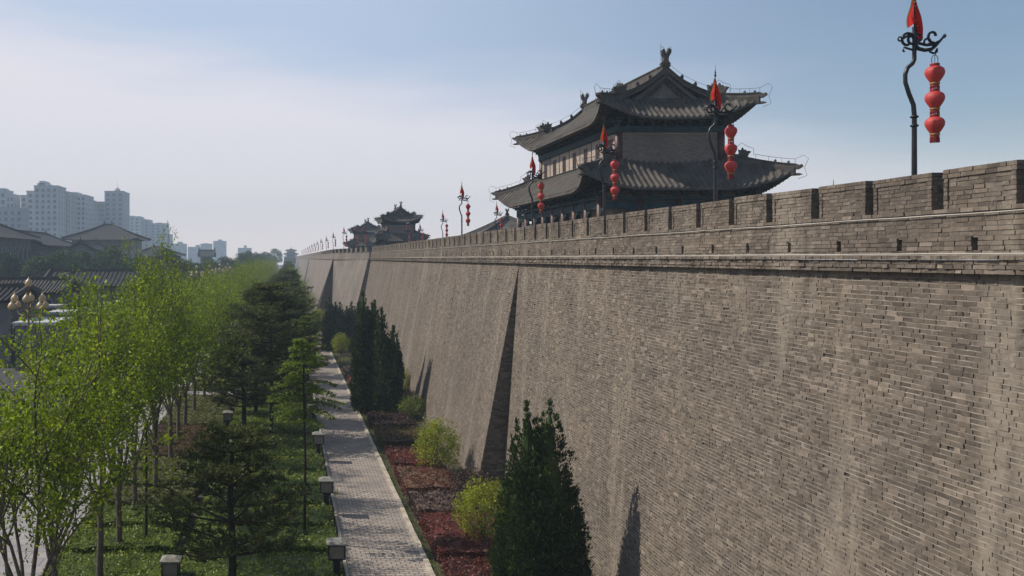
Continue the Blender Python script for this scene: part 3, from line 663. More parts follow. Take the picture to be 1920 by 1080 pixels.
# hall roof that shows above the parapet beyond the big tower
def hall(name, x0, x1, y0, y1, h, zr, label, cat='hall', axis='y', zbase=0, over=1.2, roofm=TILE, wallm=None, wins=None, rib=0, k2=.02, group=None, hip=0):
    "building with a concave gabled roof; axis = direction of its ridge"
    e = empty(name, ((x0 + x1) / 2, (y0 + y1) / 2, zbase), label=label, cat=cat, group=group)
    w = (x1 - x0) / 2; d = (y1 - y0) / 2
    m = MB(); m.box(-w, w, -d, d, 0, h); m.build('wall', wallm or GABLE, e)
    if axis == 'y': a, b = w, d
    else: a, b = d, w
    A = a + over; B = b + over; rise = zr - h + .1; m = MB()
    def pt(u, s): x = A - s; z = h - .1 + rise * (.78 * s / A + .22 * (s / A) ** 2) ; return x, u, z
    if rib: pitch = rib; n = int(2 * B / pitch); us = []; [us.extend([(-B + i * pitch - pitch / 2, 0), (-B + i * pitch - pitch * .2, .0), (-B + i * pitch, .18), (-B + i * pitch + pitch * .2, 0)]) for i in range(n + 1)]
    else: us = [(-B + 2 * B * i / 10, 0) for i in range(11)]
    if hip:
        for q, (LA, LB, f_) in enumerate(((A, B, hip), (B, A, 1 / hip))):
            for sx_ in (-1, 1):
                base = len(m.v)
                for i in range(11):
                    for j in range(6):
                        k_ = j / 5; s = A * k_; z = pt(0, s)[2]; x = A - s; yy = (B - A * hip * k_) * (-1 + 2 * i / 10); c = max(0, abs(-1 + 2 * i / 10) - .7) / .3; z += .7 * c * c * (1 - k_) ** 2
                        if q: x = (A - s) * (-1 + 2 * i / 10); yy = B - A * hip * k_
                        p = (sx_ * x, yy) if not q else (x, sx_ * yy)
                        m.v.append((p[0], p[1], z) if axis == 'y' else (p[1], -p[0], z))
                for i in range(10):
                    for j in range(5): q_ = base + i * 6 + j; m.f.append((q_, q_ + 6, q_ + 7, q_ + 1))
    for sx_ in (() if hip else (-1, 1)):
        base = len(m.v)
        for (u, dz) in us:
            c = max(0, abs(u) / B - .7) / .3
            for j in range(6):
                x, yy, z = pt(u, A * j / 5); z += dz + .5 * c * c * (1 - j / 5)
                m.v.append((sx_ * x, yy, z) if axis == 'y' else (yy, -sx_ * x, z))
        for i in range(len(us) - 1):
            for j in range(5): q = base + i * 6 + j; m.f.append((q, q + 6, q + 7, q + 1))
        base = len(m.v)     # soffit
        for u in (-B, B):
            for j in range(6):
                x, yy, z = pt(u, A * j / 5); m.v.append((sx_ * x, yy, z - .3) if axis == 'y' else (yy, -sx_ * x, z - .3))
        for j in range(5): m.f.append((base + j, base + j + 1, base + 7 + j, base + 6 + j))
    r = m.build('roof', roofm, e)
    g = MB()
    BR = B - A * hip if hip else B
    rp = [(0, -BR, zr), (0, -BR * .6, zr - .1), (0, BR * .6, zr - .1), (0, BR, zr)]
    if axis == 'x': rp = [(p[1], 0, p[2]) for p in rp]
    sweep(g, rp, .22, .5, -.3)
    for sgn in (-1, 1):
        for s2 in (-1, 1):
            vp = [pt(sgn * (B - A * hip * s / A if hip else B * .985), s) for s in np.linspace(0, A, 6)]; vp = [(s2 * x, u, z + .08 + .5 * (1 - j / 5)) for j, (x, u, z) in enumerate(vp)]
            if axis == 'x': vp = [(p[1], p[0], p[2]) for p in vp]
            sweep(g, vp, .16, .35, -.2)
        M = basis((0, sgn * BR * .97, zr + .3) if axis == 'y' else (sgn * BR * .97, 0, zr + .3), (0, -sgn, 0) if axis == 'y' else (-sgn, 0, 0), .8); g.prism(CHI, .3, M)
    g.build('ridge', RIDGE, r)
    gm = MB()
    for sgn in (() if hip else (-1, 1)):
        tri = [(-a, h), (a, h), (0, zr - .25)]
        gm.add([(p[0], sgn * b, p[1]) if axis == 'y' else (sgn * b, p[0], p[1]) for p in tri], [(0, 1, 2)])
    if not hip: gm.build('gable', wallm or GABLE, e)
    if wins:
        for (face, n, zs, ww, wh) in wins:
            L = d if face in ('x+', 'x-') else w
            for z in zs:
                for i in range(n):
                    u = -L + 2 * L * (i + .5) / n; q = MB()
                    for (u0, u1, z0, z1) in ((-ww, -ww + .14, 0, wh), (ww - .14, ww, 0, wh), (-ww, ww, wh, wh + .15), (-ww, ww, -.15, 0)):
                        if face == 'x+': q.box(w - .05, w + .12, u + u0, u + u1, z + z0, z + z1)
                        elif face == 'y-': q.box(u + u0, u + u1, -d - .12, -d + .05, z + z0, z + z1)
                    f = q.build('window', PALE, e); q = MB()
                    if face == 'x+': q.box(w - .05, w + .04, u - ww + .14, u + ww - .14, z, z + wh)
                    else: q.box(u - ww + .14, u + ww - .14, -d - .04, -d + .05, z, z + wh)
                    q.build('pane', GLASS, f)
    return e
PALE = simple('pale_concrete', (.30, .29, .28), .85, .2, .5); GLASS = simple('dark_window_glass', (.03, .038, .048), .25, .3, 1, bmp=0)
PALEW = simple('pale_render_wall', (.24, .235, .23), .9, .2, .4); OLDW = simple('grey_stone_wall', (.15, .15, .15), .9, .3, .4)
DARKT = simple('dark_slate_tile', (.034, .034, .036), .8, .3, .8)
hall('roofed_hall', 30.6, 41.5, 152, 168, 3.4, 7.2, 'grey gabled hall roof rising behind the parapet, left of the large gate tower', axis='x', zbase=12.5, hip=.72)

# ------------------------------------------------------------------ FLAG POLES AND LANTERNS
def spiral(cx, cz, r0, r1, a0, a1, n=18): return [(cx + (r0 + (r1 - r0) * i / n) * math.cos(a0 + (a1 - a0) * i / n), 0, cz + (r0 + (r1 - r0) * i / n) * math.sin(a0 + (a1 - a0) * i / n)) for i in range(n + 1)]
def flagpole(loc, label):
    t = empty('flagpole', loc, label=label, cat='flagpole', group='flagpoles along the wall walk')
    # local z 0 = wall walk, bracket near z 5.0
    m = MB(); sb = [(0, 0, 0), (0, 0, 1.2), (0, 0, 2.6), (0, 0, 3.45), (-.02, 0, 3.7), (-.12, 0, 3.95), (-.2, 0, 4.2), (-.205, 0, 4.38), (-.15, 0, 4.54), (-.04, 0, 4.63), (0, 0, 4.72), (0, 0, 4.9), (0, 0, 5.45)]
    m.tube(sb, [.07, .062, .056, .052, .05, .048, .046, .046, .046, .046, .046, .045, .045], 10)
    for z in (.05, .9, 2.0, 3.2, 3.4): m.lathe([(.06, 0), (.085, .015), (.085, .045), (.06, .06)], (0, 0, z), 10)
    m.lathe([(.1, 0), (.1, .12), (.06, .2)], (0, 0, 0), 10)
    m.build('pole', IRON, t, True)
    m = MB(); r = .03
    m.tube([(0, 0, 5.05), (.12, 0, 4.94), (.3, 0, 4.9), (.5, 0, 4.93), (.62, 0, 5.02), (.76, 0, 5.16), (.86, 0, 5.27)], [.05, .055, .05, .05, .045, .035, .03], 7)
    m.tube([(0, 0, 5.2), (.15, 0, 5.08), (.35, 0, 5.04), (.55, 0, 5.05), (.7, 0, 5.14)], [.045, .04, .04, .035, .03], 7)
    m.lathe([(.02, -.05), (.055, 0), (.02, .06)], (.88, 0, 5.28), 8)
    m.tube(spiral(.55, 5.28, .18, .07, -1.4, -6.2), [.035] * 19, 7); m.tube(spiral(.4, 5.12, .12, .05, 3.5, -1.5), .03, 6)
    m.tube([(.5, 0, 4.93), (.45, 0, 4.86), (.56, 0, 4.82), (.66, 0, 4.86), (.66, 0, 4.95)], .03, 6)
    m.tube(spiral(-.2, 5.16, .22, .1, .6, 5.4), .036, 7); m.tube(spiral(-.08, 5.2, .14, .05, 5.5, .2), .035, 7)
    m.tube([(-.02, 0, 4.9), (-.16, 0, 4.94), (-.3, 0, 4.98), (-.33, 0, 4.9), (-.29, 0, 4.86)], .028, 6)
    m.tube(spiral(-.42, 5.2, .06, .05, 0, 6.2, 10), .022, 6); m.tube([(-.36, 0, 5.2), (-.24, 0, 5.26), (-.12, 0, 5.33), (0, 0, 5.3)], .032, 6)
    m.tube(spiral(.12, 5.22, .13, .05, 2.8, -2.6), .034, 7); m.tube([(0, 0, 5.0), (.08, 0, 5.12), (.02, 0, 5.3)], .06, 7)
    m.tube([(.62, 0, 4.9), (.62, 0, 4.78)], .014, 5)
    m.v = [(p[0] * .77, p[1], 5.08 + (p[2] - 5.08) * .84) for p in m.v]
    m.build('scroll_bracket', IRON, t, True)
    m = MB(); m.tube([(0, 0, 5.4), (0, 0, 6.25)], .014, 6); m.lathe([(.01, 0), (.045, .05), (.015, .1), (.03, .14), (.012, .2), (.002, .42)], (0, 0, 6.22), 8); m.build('finial_spike', IRON, t, True)
    # cloth hanging from the spike, folded
    def cloth(o0, o1, seed):
        n, k = 9, 7; v = []; f = []
        for i in range(n + 1):
            h = i / n
            for j in range(k + 1):
                u = j / k; x = (-.02 + (o0) * h) + ((o1 - o0) * h + .03) * u
                tail = .30 * h ** 3 * max(0, math.sin((u - .3) * 4.4)) - .10 * h ** 3 * max(0, math.sin(u * 5)); v.append((x + .03 * h * math.sin(h * 7 + u * 3), .07 * h * math.sin(u * 11 + seed + h * 2) + .01, 6.18 - .74 * h - tail))
        for i in range(n):
            for j in range(k): q = i * (k + 1) + j; f.append((q, q + 1, q + k + 2, q + k + 1))
        return v, f
    m = MB(); m.add(*cloth(-.11, .22, .5)); f = m.build('flag', FLAGR, t)
    v, _ = cloth(-.11, .22, .5); e = MB()
    for i in range(9):
        a_, b_ = Vector(v[i * 8]), Vector(v[(i + 1) * 8]); e.add([a_ + Vector((-.026, -.01, 0)), a_ + Vector((.0, -.012, 0)), b_ + Vector((.0, -.012, 0)), b_ + Vector((-.026, -.01, 0))], [(0, 1, 2, 3)])
    for i in range(2, 8):
        a_ = Vector(v[i * 8 + 4]); e.lathe([(.008, -.01), (.022 + .004 * (i % 3), 0), (.008, .012)], tuple(a_ + Vector((.012 * math.sin(i * 2.2), -.035, 0))), 5)
    e.build('flag_trim', FLAGY, f)
    return t
def lanterns(loc, label):
    t = empty('lantern_string', loc, label=label, cat='lantern', group='strings of red lanterns hanging from the flagpoles')
    m = MB(); m.tube([(-.07, 0, -.18), (-.07, 0, -.07), (-.04, 0, -.02), (0, 0, 0), (.04, 0, -.02), (.07, 0, -.07), (.07, 0, -.18)], .008, 5); m.tube([(0, 0, 0), (0, 0, -1.7)], .006, 4); m.build('hanger', IRON, t)
    for k in range(3):
        z = -.2 - k * .575
        l = MB(); l.lathe([(.08, 0), (.12, -.015), (.175, -.06), (.2, -.13), (.19, -.2), (.15, -.28), (.105, -.35), (.09, -.38)], (0, 0, z - .05), 32, 16, .045); lan = l.build('lantern', REDSILK, t, True)
        c = MB(); c.lathe([(.095, 0), (.1, -.02), (.095, -.055)], (0, 0, z + .005), 16); c.lathe([(.092, 0), (.092, -.05)], (0, 0, z - .465), 16); c.build('cap', DKRED, lan)
        g = MB(); g.lathe([(.1, 0), (.108, -.015), (.1, -.035)], (0, 0, z - .43), 16); g.build('gold_band', GOLD, lan)
        ts = MB()
        for q in range(14 if k < 2 else 18):
            a_ = 2 * math.pi * q / (14 if k < 2 else 18); x, y = .085 * math.cos(a_), .085 * math.sin(a_); ts.tube([(x, y, z - .51), (x * 1.05, y * 1.05, z - (.56 if k < 2 else .63))], .012, 4)
        ts.build('tassel', DKRED, lan)
    return t
ZD = 12.75
outer = [(14.1, 21.9), (14.1, 32.1), (14.1, 43.4), (14.2, 56.5), (14.1, 78.9)]
names_o = ['tallest flagpole at the right edge of the view', 'flagpole in front of the right part of the large tower roof', 'flagpole in front of the near left corner of the large tower', 'flagpole in front of the far lower eave of the large tower', 'lone flagpole left of the large tower against pale sky']
fp0 = ln0 = None
def station(x, y, lab, tall=1.0, rz=0):
    global fp0, ln0
    if fp0 is None:
        fp0 = flagpole((x, y, ZD), lab); ln0 = lanterns((0, 0, 0), 'x'); p, l = fp0, ln0
    else: p = dup(fp0, (x, y, ZD), rz, lab); l = dup(ln0, (0, 0, 0), rz)
    l.location = (x + .51 * math.cos(rz), y + .51 * math.sin(rz), ZD + 4.84)
    l['label'] = ' '.join(('three red lanterns on the ' + lab).split()[:16])
    return p, l
for (x, y), n_ in zip(outer, names_o): station(x, y, n_, rz=random.uniform(-.15, .15))
inner = [(22.9, 106.7, 'small flagpole before the grey hall roof beside the large tower'), (20, 125.7, 'smaller flagpole just left of the lone flagpole beside the large tower'),
         (22.8, 168, 'flagpole at the right edge of the larger distant tower'), (21, 172, 'flagpole before the end wall of the larger distant tower'), (22, 197, 'flagpole before the left half of the larger distant tower'),
         (42, 74.9, 'flagpole whose red tip just shows over the right battlement')]
for x, y, n_ in inner: p_, l_ = station(x, y, n_)
p_.location.z -= .2
seq = [(13.8, 178), (12.4, 180), (10.8, 188), (10.5, 226), (10.6, 269), (10.1, 298), (10.1, 337), (10.1, 375), (10.1, 415), (10.1, 460), (10.1, 510), (10.1, 570), (10.1, 640), (10.1, 720)]
for i, (x, y) in enumerate(seq): station(x, y, 'flagpole %s in the far line left of the distant towers' % nth(i))

# ------------------------------------------------------------------ VEGETATION
def leaves(P, size, w=.45, up=.5, r=None):
    "rhombus leaves at points P: returns verts, faces"
    n = len(P); r = r or rng
    nrm = r.normal(0, 1, (n, 3)); nrm[:, 2] += up; nrm /= np.linalg.norm(nrm, axis=1)[:, None]
    t = r.normal(0, 1, (n, 3)); t -= nrm * (t * nrm).sum(1)[:, None]; t /= np.linalg.norm(t, axis=1)[:, None]
    s = np.cross(nrm, t); L = size * r.uniform(.6, 1.3, n)[:, None]
    v = np.stack([P - t * L * .5, P + s * L * w * .5, P + t * L * .5, P - s * L * w * .5], 1)
    return v.reshape(-1, 3), np.arange(n * 4).reshape(-1, 4)
def branchy(mb, p, d, L, r, gens, r_, out, split=3, spread=.5, upb=.25, seg=4):
    pts = [Vector(p)]; d = Vector(d).normalized(); rad = [r]
    for i in range(seg):
        d = (d + Vector(r_.normal(0, .12, 3)) + Vector((0, 0, upb * .3))).normalized(); pts.append(pts[-1] + d * L / seg); rad.append(r * (1 - .5 * (i + 1) / seg))
    mb.tube(pts, rad, 5 if gens < 2 else 7, cap=False)
    if gens <= 2: out.extend([tuple(q) for q in pts[1:]]); out.append(tuple((pts[-1] + pts[-2]) / 2))
    if gens > 0:
        for i in range(split + (1 if gens == 1 else 0)):
            at = pts[min(seg, 2 + i % (seg - 1))] if i else pts[-1]
            a = r_.uniform(0, 6.28); side = Vector((math.cos(a), math.sin(a), 0)); nd = (d + side * spread * r_.uniform(.7, 1.4)).normalized()
            branchy(mb, at, nd, L * r_.uniform(.55, .8), r * .5, gens - 1, r_, out, split, spread, upb, seg)
def street_tree(seed, h, label, nl=13000, mat=GREENA, lean=0):
    r_ = np.random.default_rng(seed); t = empty('street_tree', label=label, cat='tree', group='bright green trees along the promenade')
    m = MB(); out = []; th = h * r_.uniform(.24, .32)
    m.tube([(0, 0, 0), (.03, 0, th * .3), (lean * .1, .02, th * .7), (lean * .2, 0, th)], [.17, .14, .125, .12], 9, cap=False)
    nb = 6
    for i in range(nb):
        a = 6.28 * i / nb + r_.uniform(-.4, .4); tilt = r_.uniform(.18, .42)
        branchy(m, (lean * .2, 0, th - .5 + .2 * i), (math.cos(a) * tilt, math.sin(a) * tilt, 1), h * r_.uniform(.26, .36), .07, 2, r_, out, 3, .6, .25)
    branchy(m, (lean * .2, 0, th), (0, 0, 1), h * .42, .08, 2, r_, out, 4, .55, .4)
    zm = np.quantile([p[2] for p in out], .97); k = (h - .4 - th) / (zm - th)
    m.v = [(p[0], p[1], p[2] if p[2] < th else th + (p[2] - th) * k) for p in m.v]
    m.build('trunk', BARK, t, True)
    O = np.array(out); O[:, 2] = np.where(O[:, 2] < th, O[:, 2], th + (O[:, 2] - th) * k); sub = r_.choice(len(O), min(len(O), 700), replace=False); idx = sub[r_.integers(0, len(sub), nl)]; keep = (O[idx][:, 2] > h * .52) | (r_.uniform(0, 1, nl) < .22); idx = idx[keep]; nl = len(idx)
    cl = r_.normal(0, .3, (len(O), 3)); P = O[idx] + cl[idx] * .8 + r_.normal(0, .15, (nl, 3)) * np.array([1, 1, 1.3])
    n2 = nl // 6; q = r_.uniform(0, 1, n2); a = r_.uniform(0, 6.28, n2); rr = np.sqrt(r_.uniform(0, 1, n2)) * 2.2 * (.45 + .55 * np.sin(np.pi * np.clip(q * .8 + .2, 0, 1)))
    P2 = np.stack([rr * np.cos(a), rr * np.sin(a), h * .48 + q * (h * .52 - .4)], 1); P2 = P2[(np.sin(P2[:, 0] * 2.3 + seed) + np.sin(P2[:, 1] * 2.1) + np.sin(P2[:, 2] * 2.6)) > -.4]; P = np.concatenate([P, P2])
    v, f = leaves(P, .145, .46, .4, r_); np_mesh('crown', v, f, mat, t)
    return t
def pine(seed, h, rad, label, nt_=1100, low=.3):
    r_ = np.random.default_rng(seed); t = empty('pine_tree', label=label, cat='tree', group='dark pines left of the brick path')
    m = MB(); m.tube([(0, 0, 0), (.05, 0, h * .3), (-.06, .05, h * .6), (.04, 0, h * .85), (0, 0, h * .97)], [.17, .14, .11, .07, .03], 8)
    T = []; lv = 8 if h < 8 else 12
    for k in range(lv):
        z = h * (low + (1 - low) * (k + r_.uniform(-.2, .2)) / lv); rr = rad * (1 - ((k + .5) / lv) ** 1.9 * .8) * (0.75 if k == 0 else 1)
        nb = 5 if k < lv - 2 else 4
        for i in range(nb):
            a = 6.28 * i / nb + r_.uniform(0, 1.2) + k; L = rr * r_.uniform(.65, 1.1); p = Vector((0, 0, min(z, h * .95))); d = Vector((math.cos(a), math.sin(a), r_.uniform(-.02, .22))); pts = [p]
            for q in range(5): d = (d.normalized() + Vector((r_.normal(0, .1), r_.normal(0, .1), .05))).normalized(); pts.append(pts[-1] + d * L / 5)
            m.tube(pts, [.05, .04, .035, .028, .02, .012], 5, cap=False)
            for q in (2, 3, 4, 5):
                T.append((pts[q], .25 + .1 * (q == 5)))
                for sgn in (-1, 1):
                    sd_ = Vector((-d.y, d.x, 0)) * sgn; e = pts[q] + (sd_ * .8 + d * .5).normalized() * L * .3 + Vector((0, 0, .08)); m.tube([pts[q], e], [.018, .01], 4, cap=False); T.append((e, .22)); T.append(((pts[q] + e) / 2, .18))
    m.build('trunk', BARKD, t, True)
    C = np.array([tuple(p) for p, _ in T]); sg_ = np.array([s for _, s in T]); i_ = r_.integers(0, len(C), nt_); P = C[i_] + r_.normal(0, 1, (nt_, 3)) * (sg_[i_, None]) * np.array([1, 1, .35]); nb = 13
    P = np.repeat(P, nb, 0); n = len(P); d = r_.normal(0, 1, (n, 3)); d[:, 2] = np.abs(d[:, 2]) * .9 + .15; d /= np.linalg.norm(d, axis=1)[:, None]
    s = np.cross(d, r_.normal(0, 1, (n, 3))); s /= np.linalg.norm(s, axis=1)[:, None]; L = r_.uniform(.13, .24, n)[:, None]
    v = np.stack([P - s * .012, P + d * L * .5 - s * .02, P + d * L * 1.15, P + d * L * .5 + s * .02], 1).reshape(-1, 3)
    np_mesh('crown', v, np.arange(n * 4).reshape(-1, 4), PINEM, t); return t
def cypress(seed, h, rad, tips, label, nl=26000, size=.12, mat=CYPM, pw=.62):
    r_ = np.random.default_rng(seed); t = empty('cypress_tree', label=label, cat='tree', group='dark cypresses at the foot of the wall')
    V = []; m = MB(); m.tube([(0, 0, 0), (0, 0, h * .8)], [.14, .03], 7); m.build('trunk', BARKD, t)
    cv = []; cf_ = []; per = nl // len(tips)
    for (tx, ty, th) in tips:
        K = 620; zc = r_.beta(1.1, 1.5, K) * th * .93; ac = r_.uniform(0, 6.28, K); q = zc / th
        R_ = rad * (1 - q) ** pw * (1 - .35 * np.exp(-zc * 1.6)) * (.75 if len(tips) > 1 else 1)
        rc = R_ * (1 + .12 * np.sin(ac * 5 + zc * 1.7 + seed) + r_.normal(0, .07, K)) * np.sqrt(r_.uniform(.55, 1.0, K))
        cx, cy = tx * (.55 + .45 * q) + rc * np.cos(ac), ty * (.55 + .45 * q) + rc * np.sin(ac)
        i_ = r_.integers(0, K, per); up_ = np.abs(r_.normal(0, 1, per)); taper = np.exp(-up_ * .7)
        V.append(np.stack([cx[i_] + np.cos(ac[i_]) * up_ * .03 + r_.normal(0, .13, per) * taper * np.clip((th - zc[i_]) / th * 3, .35, 1), cy[i_] + np.sin(ac[i_]) * up_ * .03 + r_.normal(0, .13, per) * taper * np.clip((th - zc[i_]) / th * 3, .35, 1), zc[i_] + .1 + up_ * .17 * np.clip((th - zc[i_]) / th * 2.5, .25, 1) + r_.normal(0, .04, per)], 1))
        V.append(np.stack([tx + r_.normal(0, .05, 120), ty + r_.normal(0, .05, 120), th + r_.uniform(-.45, .12, 120)], 1))
        b = len(cv)
        for i in range(11):
            qq = i / 10
            for k in range(10):
                aa = 6.28 * k / 10; R2 = .55 * rad * (1 - qq) ** pw * (1 - .35 * math.exp(-qq * th * 1.6)) * (.75 if len(tips) > 1 else 1); cv.append((tx * (.55 + .45 * qq) + R2 * math.cos(aa), ty * (.55 + .45 * qq) + R2 * math.sin(aa), .3 + qq * (th - .5)))
        for i in range(10):
            for k in range(10): k2 = (k + 1) % 10; cf_.append((b + i * 10 + k, b + i * 10 + k2, b + i * 10 + 10 + k2, b + i * 10 + 10 + k))
    P = np.concatenate(V); n = len(P); d = np.stack([P[:, 0] * .5, P[:, 1] * .5, np.full(n, 1.1)], 1) + r_.normal(0, .42, (n, 3)); d /= np.linalg.norm(d, axis=1)[:, None]
    s = np.cross(d, r_.normal(0, 1, (n, 3))); s /= np.linalg.norm(s, axis=1)[:, None]; L = size * r_.uniform(.7, 1.6, n)[:, None]
    v = np.stack([P, P + d * L * .5 + s * L * .22, P + d * L, P + d * L * .5 - s * L * .22], 1).reshape(-1, 3); f = np.arange(n * 4).reshape(-1, 4)
    v = np.concatenate([v, np.array(cv)]); f = np.concatenate([f, np.array(cf_) + n * 4]); np_mesh('crown', v, f, mat, t); return t
def shrub(seed, r0, h, mat, name, label, nl=3500, size=.11, cat='bush', group=None):
    r_ = np.random.default_rng(seed); t = empty(name, label=label, cat=cat, group=group); m = MB(); E = []
    for i in range(16):
        a = r_.uniform(0, 6.28); q = r_.uniform(.2, 1) * r0; e = Vector((math.cos(a) * q, math.sin(a) * q, h * r_.uniform(.6, 1) * (1 - .35 * (q / r0) ** 2))); m.tube([(0, 0, 0), e * .5 + Vector((0, 0, .1 * h)), e], [.035, .02, .008], 5, cap=False); E.append(e)
    m.build('stems', BARK, t)
    a = r_.uniform(0, 6.28, nl); c = r_.uniform(-.75, 1, nl); q = r_.uniform(.5, 1.05, nl) ** .6; s_ = np.sqrt(1 - c * c); lob = 1 + .13 * np.sin(a * 4 + c * 5 + seed) + .1 * np.sin(a * 7 - c * 6)
    P = np.stack([np.cos(a) * s_ * q * r0 * lob, np.sin(a) * s_ * q * r0 * lob, h * .52 + c * q * h * .5 * lob], 1)
    i_ = r_.integers(0, 16, nl // 4); P2 = np.array([tuple(e) for e in E])[i_] + r_.normal(0, .14, (len(i_), 3)); P2[:, 2] += r_.uniform(0, .3, len(i_)); P = np.concatenate([P, P2])
    v, f = leaves(P, size, .5, .5, r_); np_mesh('foliage', v, f, mat, t); return t
def bed(name, w, d, h, mat, label, cat, group, seed=0, dens=150, size=.11):
    "clipped block of low shrubs: twiggy mass under a skin of leaves"
    r_ = np.random.default_rng(seed); n = int(w * d * dens); ns = int((w + d) * 2 * h * dens * 1.5)
    x = r_.uniform(-w / 2, w / 2, n); y = r_.uniform(-d / 2, d / 2, n)
    und = lambda x, y: .07 * np.sin(x * 2.1 + seed) * np.sin(y * 1.7 + seed) + .045 * np.sin(x * 5 + y * 4) + .03 * np.sin(x * 9 - y * 7 + seed)
    edge_ = np.minimum(w / 2 - np.abs(x), d / 2 - np.abs(y)); z = h + und(x, y) - .12 * np.exp(-edge_ * 9) + r_.normal(0, .045, n)
    P = [np.stack([x, y, z], 1)]; u = r_.uniform(0, 1, ns) * (2 * w + 2 * d); zz = r_.uniform(.02, h, ns)
    X = np.where(u < w, u - w / 2, np.where(u < 2 * w, u - 1.5 * w, np.where(u < 2 * w + d, -w / 2, w / 2))); Y = np.where(u < w, -d / 2, np.where(u < 2 * w, d / 2, np.where(u < 2 * w + d, u - 2 * w - d / 2, u - 2 * w - 1.5 * d)))
    P.append(np.stack([X + r_.normal(0, .04, ns), Y + r_.normal(0, .04, ns), zz], 1)); P = np.concatenate(P)
    v, f = leaves(P, size, .55, .9, r_); k = len(v); a, b = w / 2 - .07, d / 2 - .07
    nx = 7; gx = np.linspace(-a, a, nx); gy = np.linspace(-b, b, nx); g = [(xx, yy, h - .07 + float(und(xx, yy))) for yy in gy for xx in gx]; gb = [(xx, yy, 0) for yy in gy for xx in gx]
    F = [(k + j * nx + i, k + j * nx + i + 1, k + (j + 1) * nx + i + 1, k + (j + 1) * nx + i) for j in range(nx - 1) for i in range(nx - 1)]
    o = nx * nx
    for i in range(nx - 1):
        F += [(k + i, k + o + i, k + o + i + 1, k + i + 1), (k + o - nx + i, k + o - nx + i + 1, k + 2 * o - nx + i + 1, k + 2 * o - nx + i), (k + i * nx, k + (i + 1) * nx, k + o + (i + 1) * nx, k + o + i * nx), (k + i * nx + nx - 1, k + o + i * nx + nx - 1, k + o + (i + 1) * nx + nx - 1, k + (i + 1) * nx + nx - 1)]
    ob = np_mesh(name, np.concatenate([v, np.array(g + gb)]), np.concatenate([f, np.array(F)]), mat); return tag(ob, label, cat, group)

# row of bright street trees along the promenade
ST = [street_tree(11, 11.2, '-'), street_tree(12, 10.6, '-'), street_tree(15, 11.6, '-'), street_tree(19, 10.9, '-')]
ys_ = [26.5, 32.6, 37.6, 42.4, 48.5, 52.9, 60.5, 66.5, 72.5, 79, 87, 94] + [94 + 7 * i for i in range(1, 24)] + [260 + 9 * i for i in range(0, 24)]
for i, y in enumerate(ys_):
    x = -7.4 + random.uniform(-.35, .35) - (.4 if i == 1 else 0); s = random.uniform(.92, 1.06)
    lab = 'bright green promenade tree, %s in its row counted from the camera' % nth(i)
    if i == 1: lab = 'young green tree forking low into several trunks beside the promenade, second in its row'
    if i < 4: t = ST[i]; t.location = (x, y, 0); t.rotation_euler.z = i * 2.1; t['label'] = lab; t.scale = (1, 1, s)
    else: dup(ST[i % 4], (x, y, 0), random.uniform(0, 6.28), lab, (s, s, s * random.uniform(.95, 1.05)))
# tall leader tree poking above the row
dup(ST[2], (-7.5, 54.5, 0), .6, 'tallest bright green tree whose leader shoot rises above the horizon', (.8, .8, 1.17))
# second row on the street side
for i in range(14): dup(ST[(i + 1) % 4], (-18.4 + random.uniform(-.4, .4), 96 + i * 14, 0), random.uniform(0, 6.28), 'bright green tree at the roadside edge, %s on the street side of the promenade' % nth(i), (.85, .85, .82))
# pines
P1 = pine(31, 7.0, 3.4, 'low spreading dark pine in the near foreground', 1900, .26); P1.location = (-2.1, 36.2, 0)
P2 = pine(32, 11.3, 4.0, 'tall dark pine standing behind the slender pale green conifer', 4600, .24); P2.location = (-1.2, 69, 0)
P3 = pine(35, 10.6, 3.6, 'dark pine close behind the tall pine, second of the tall pines', 3800, .3); P3.location = (-2.6, 78, 0)
P4 = dup(P1, (-3.2, 70.5, 0), 1.3, 'lower bushy pine filling in left of the tall pine trunk', (1.15, 1.15, 1.15))
pp = [(-.3, 86, .95), (-2.4, 100, .95), (.1, 108, .9), (-1.4, 119, 1), (.6, 128, .85), (-1, 140, 1), (.4, 152, .95), (-1.6, 166, 1), (.4, 182, .9), (-.8, 200, 1.0), (.5, 222, .9), (-.6, 250, 1), (.2, 285, 1), (-.4, 330, 1), (.3, 380, 1), (0, 440, 1), (0, 520, 1.05)]
for i, (x, y, s) in enumerate(pp): dup((P2, P3)[i % 2], (x, y, 0), random.uniform(0, 6), 'dark pine beside the brick path, %s counted onward from the tall pines' % (nth(i) if i else 'next'), (s, s, s * random.uniform(.93, 1.05)))
# fresh green small trees between the pines
for i, (x, y, s) in enumerate([(1.6, 92, .62), (1.4, 118, .72), (1.5, 136, .75), (.8, 158, .8), (1.6, 176, .8), (1.2, 205, .85), (.9, 235, .9), (1.0, 270, .9), (1.2, 310, .9), (.6, 360, .95)]):
    dup(ST[i % 4], (x, y, 0), random.uniform(0, 6), 'smaller fresh green tree among the pines, %s along the left edge of the path' % nth(i), (s, s, s))
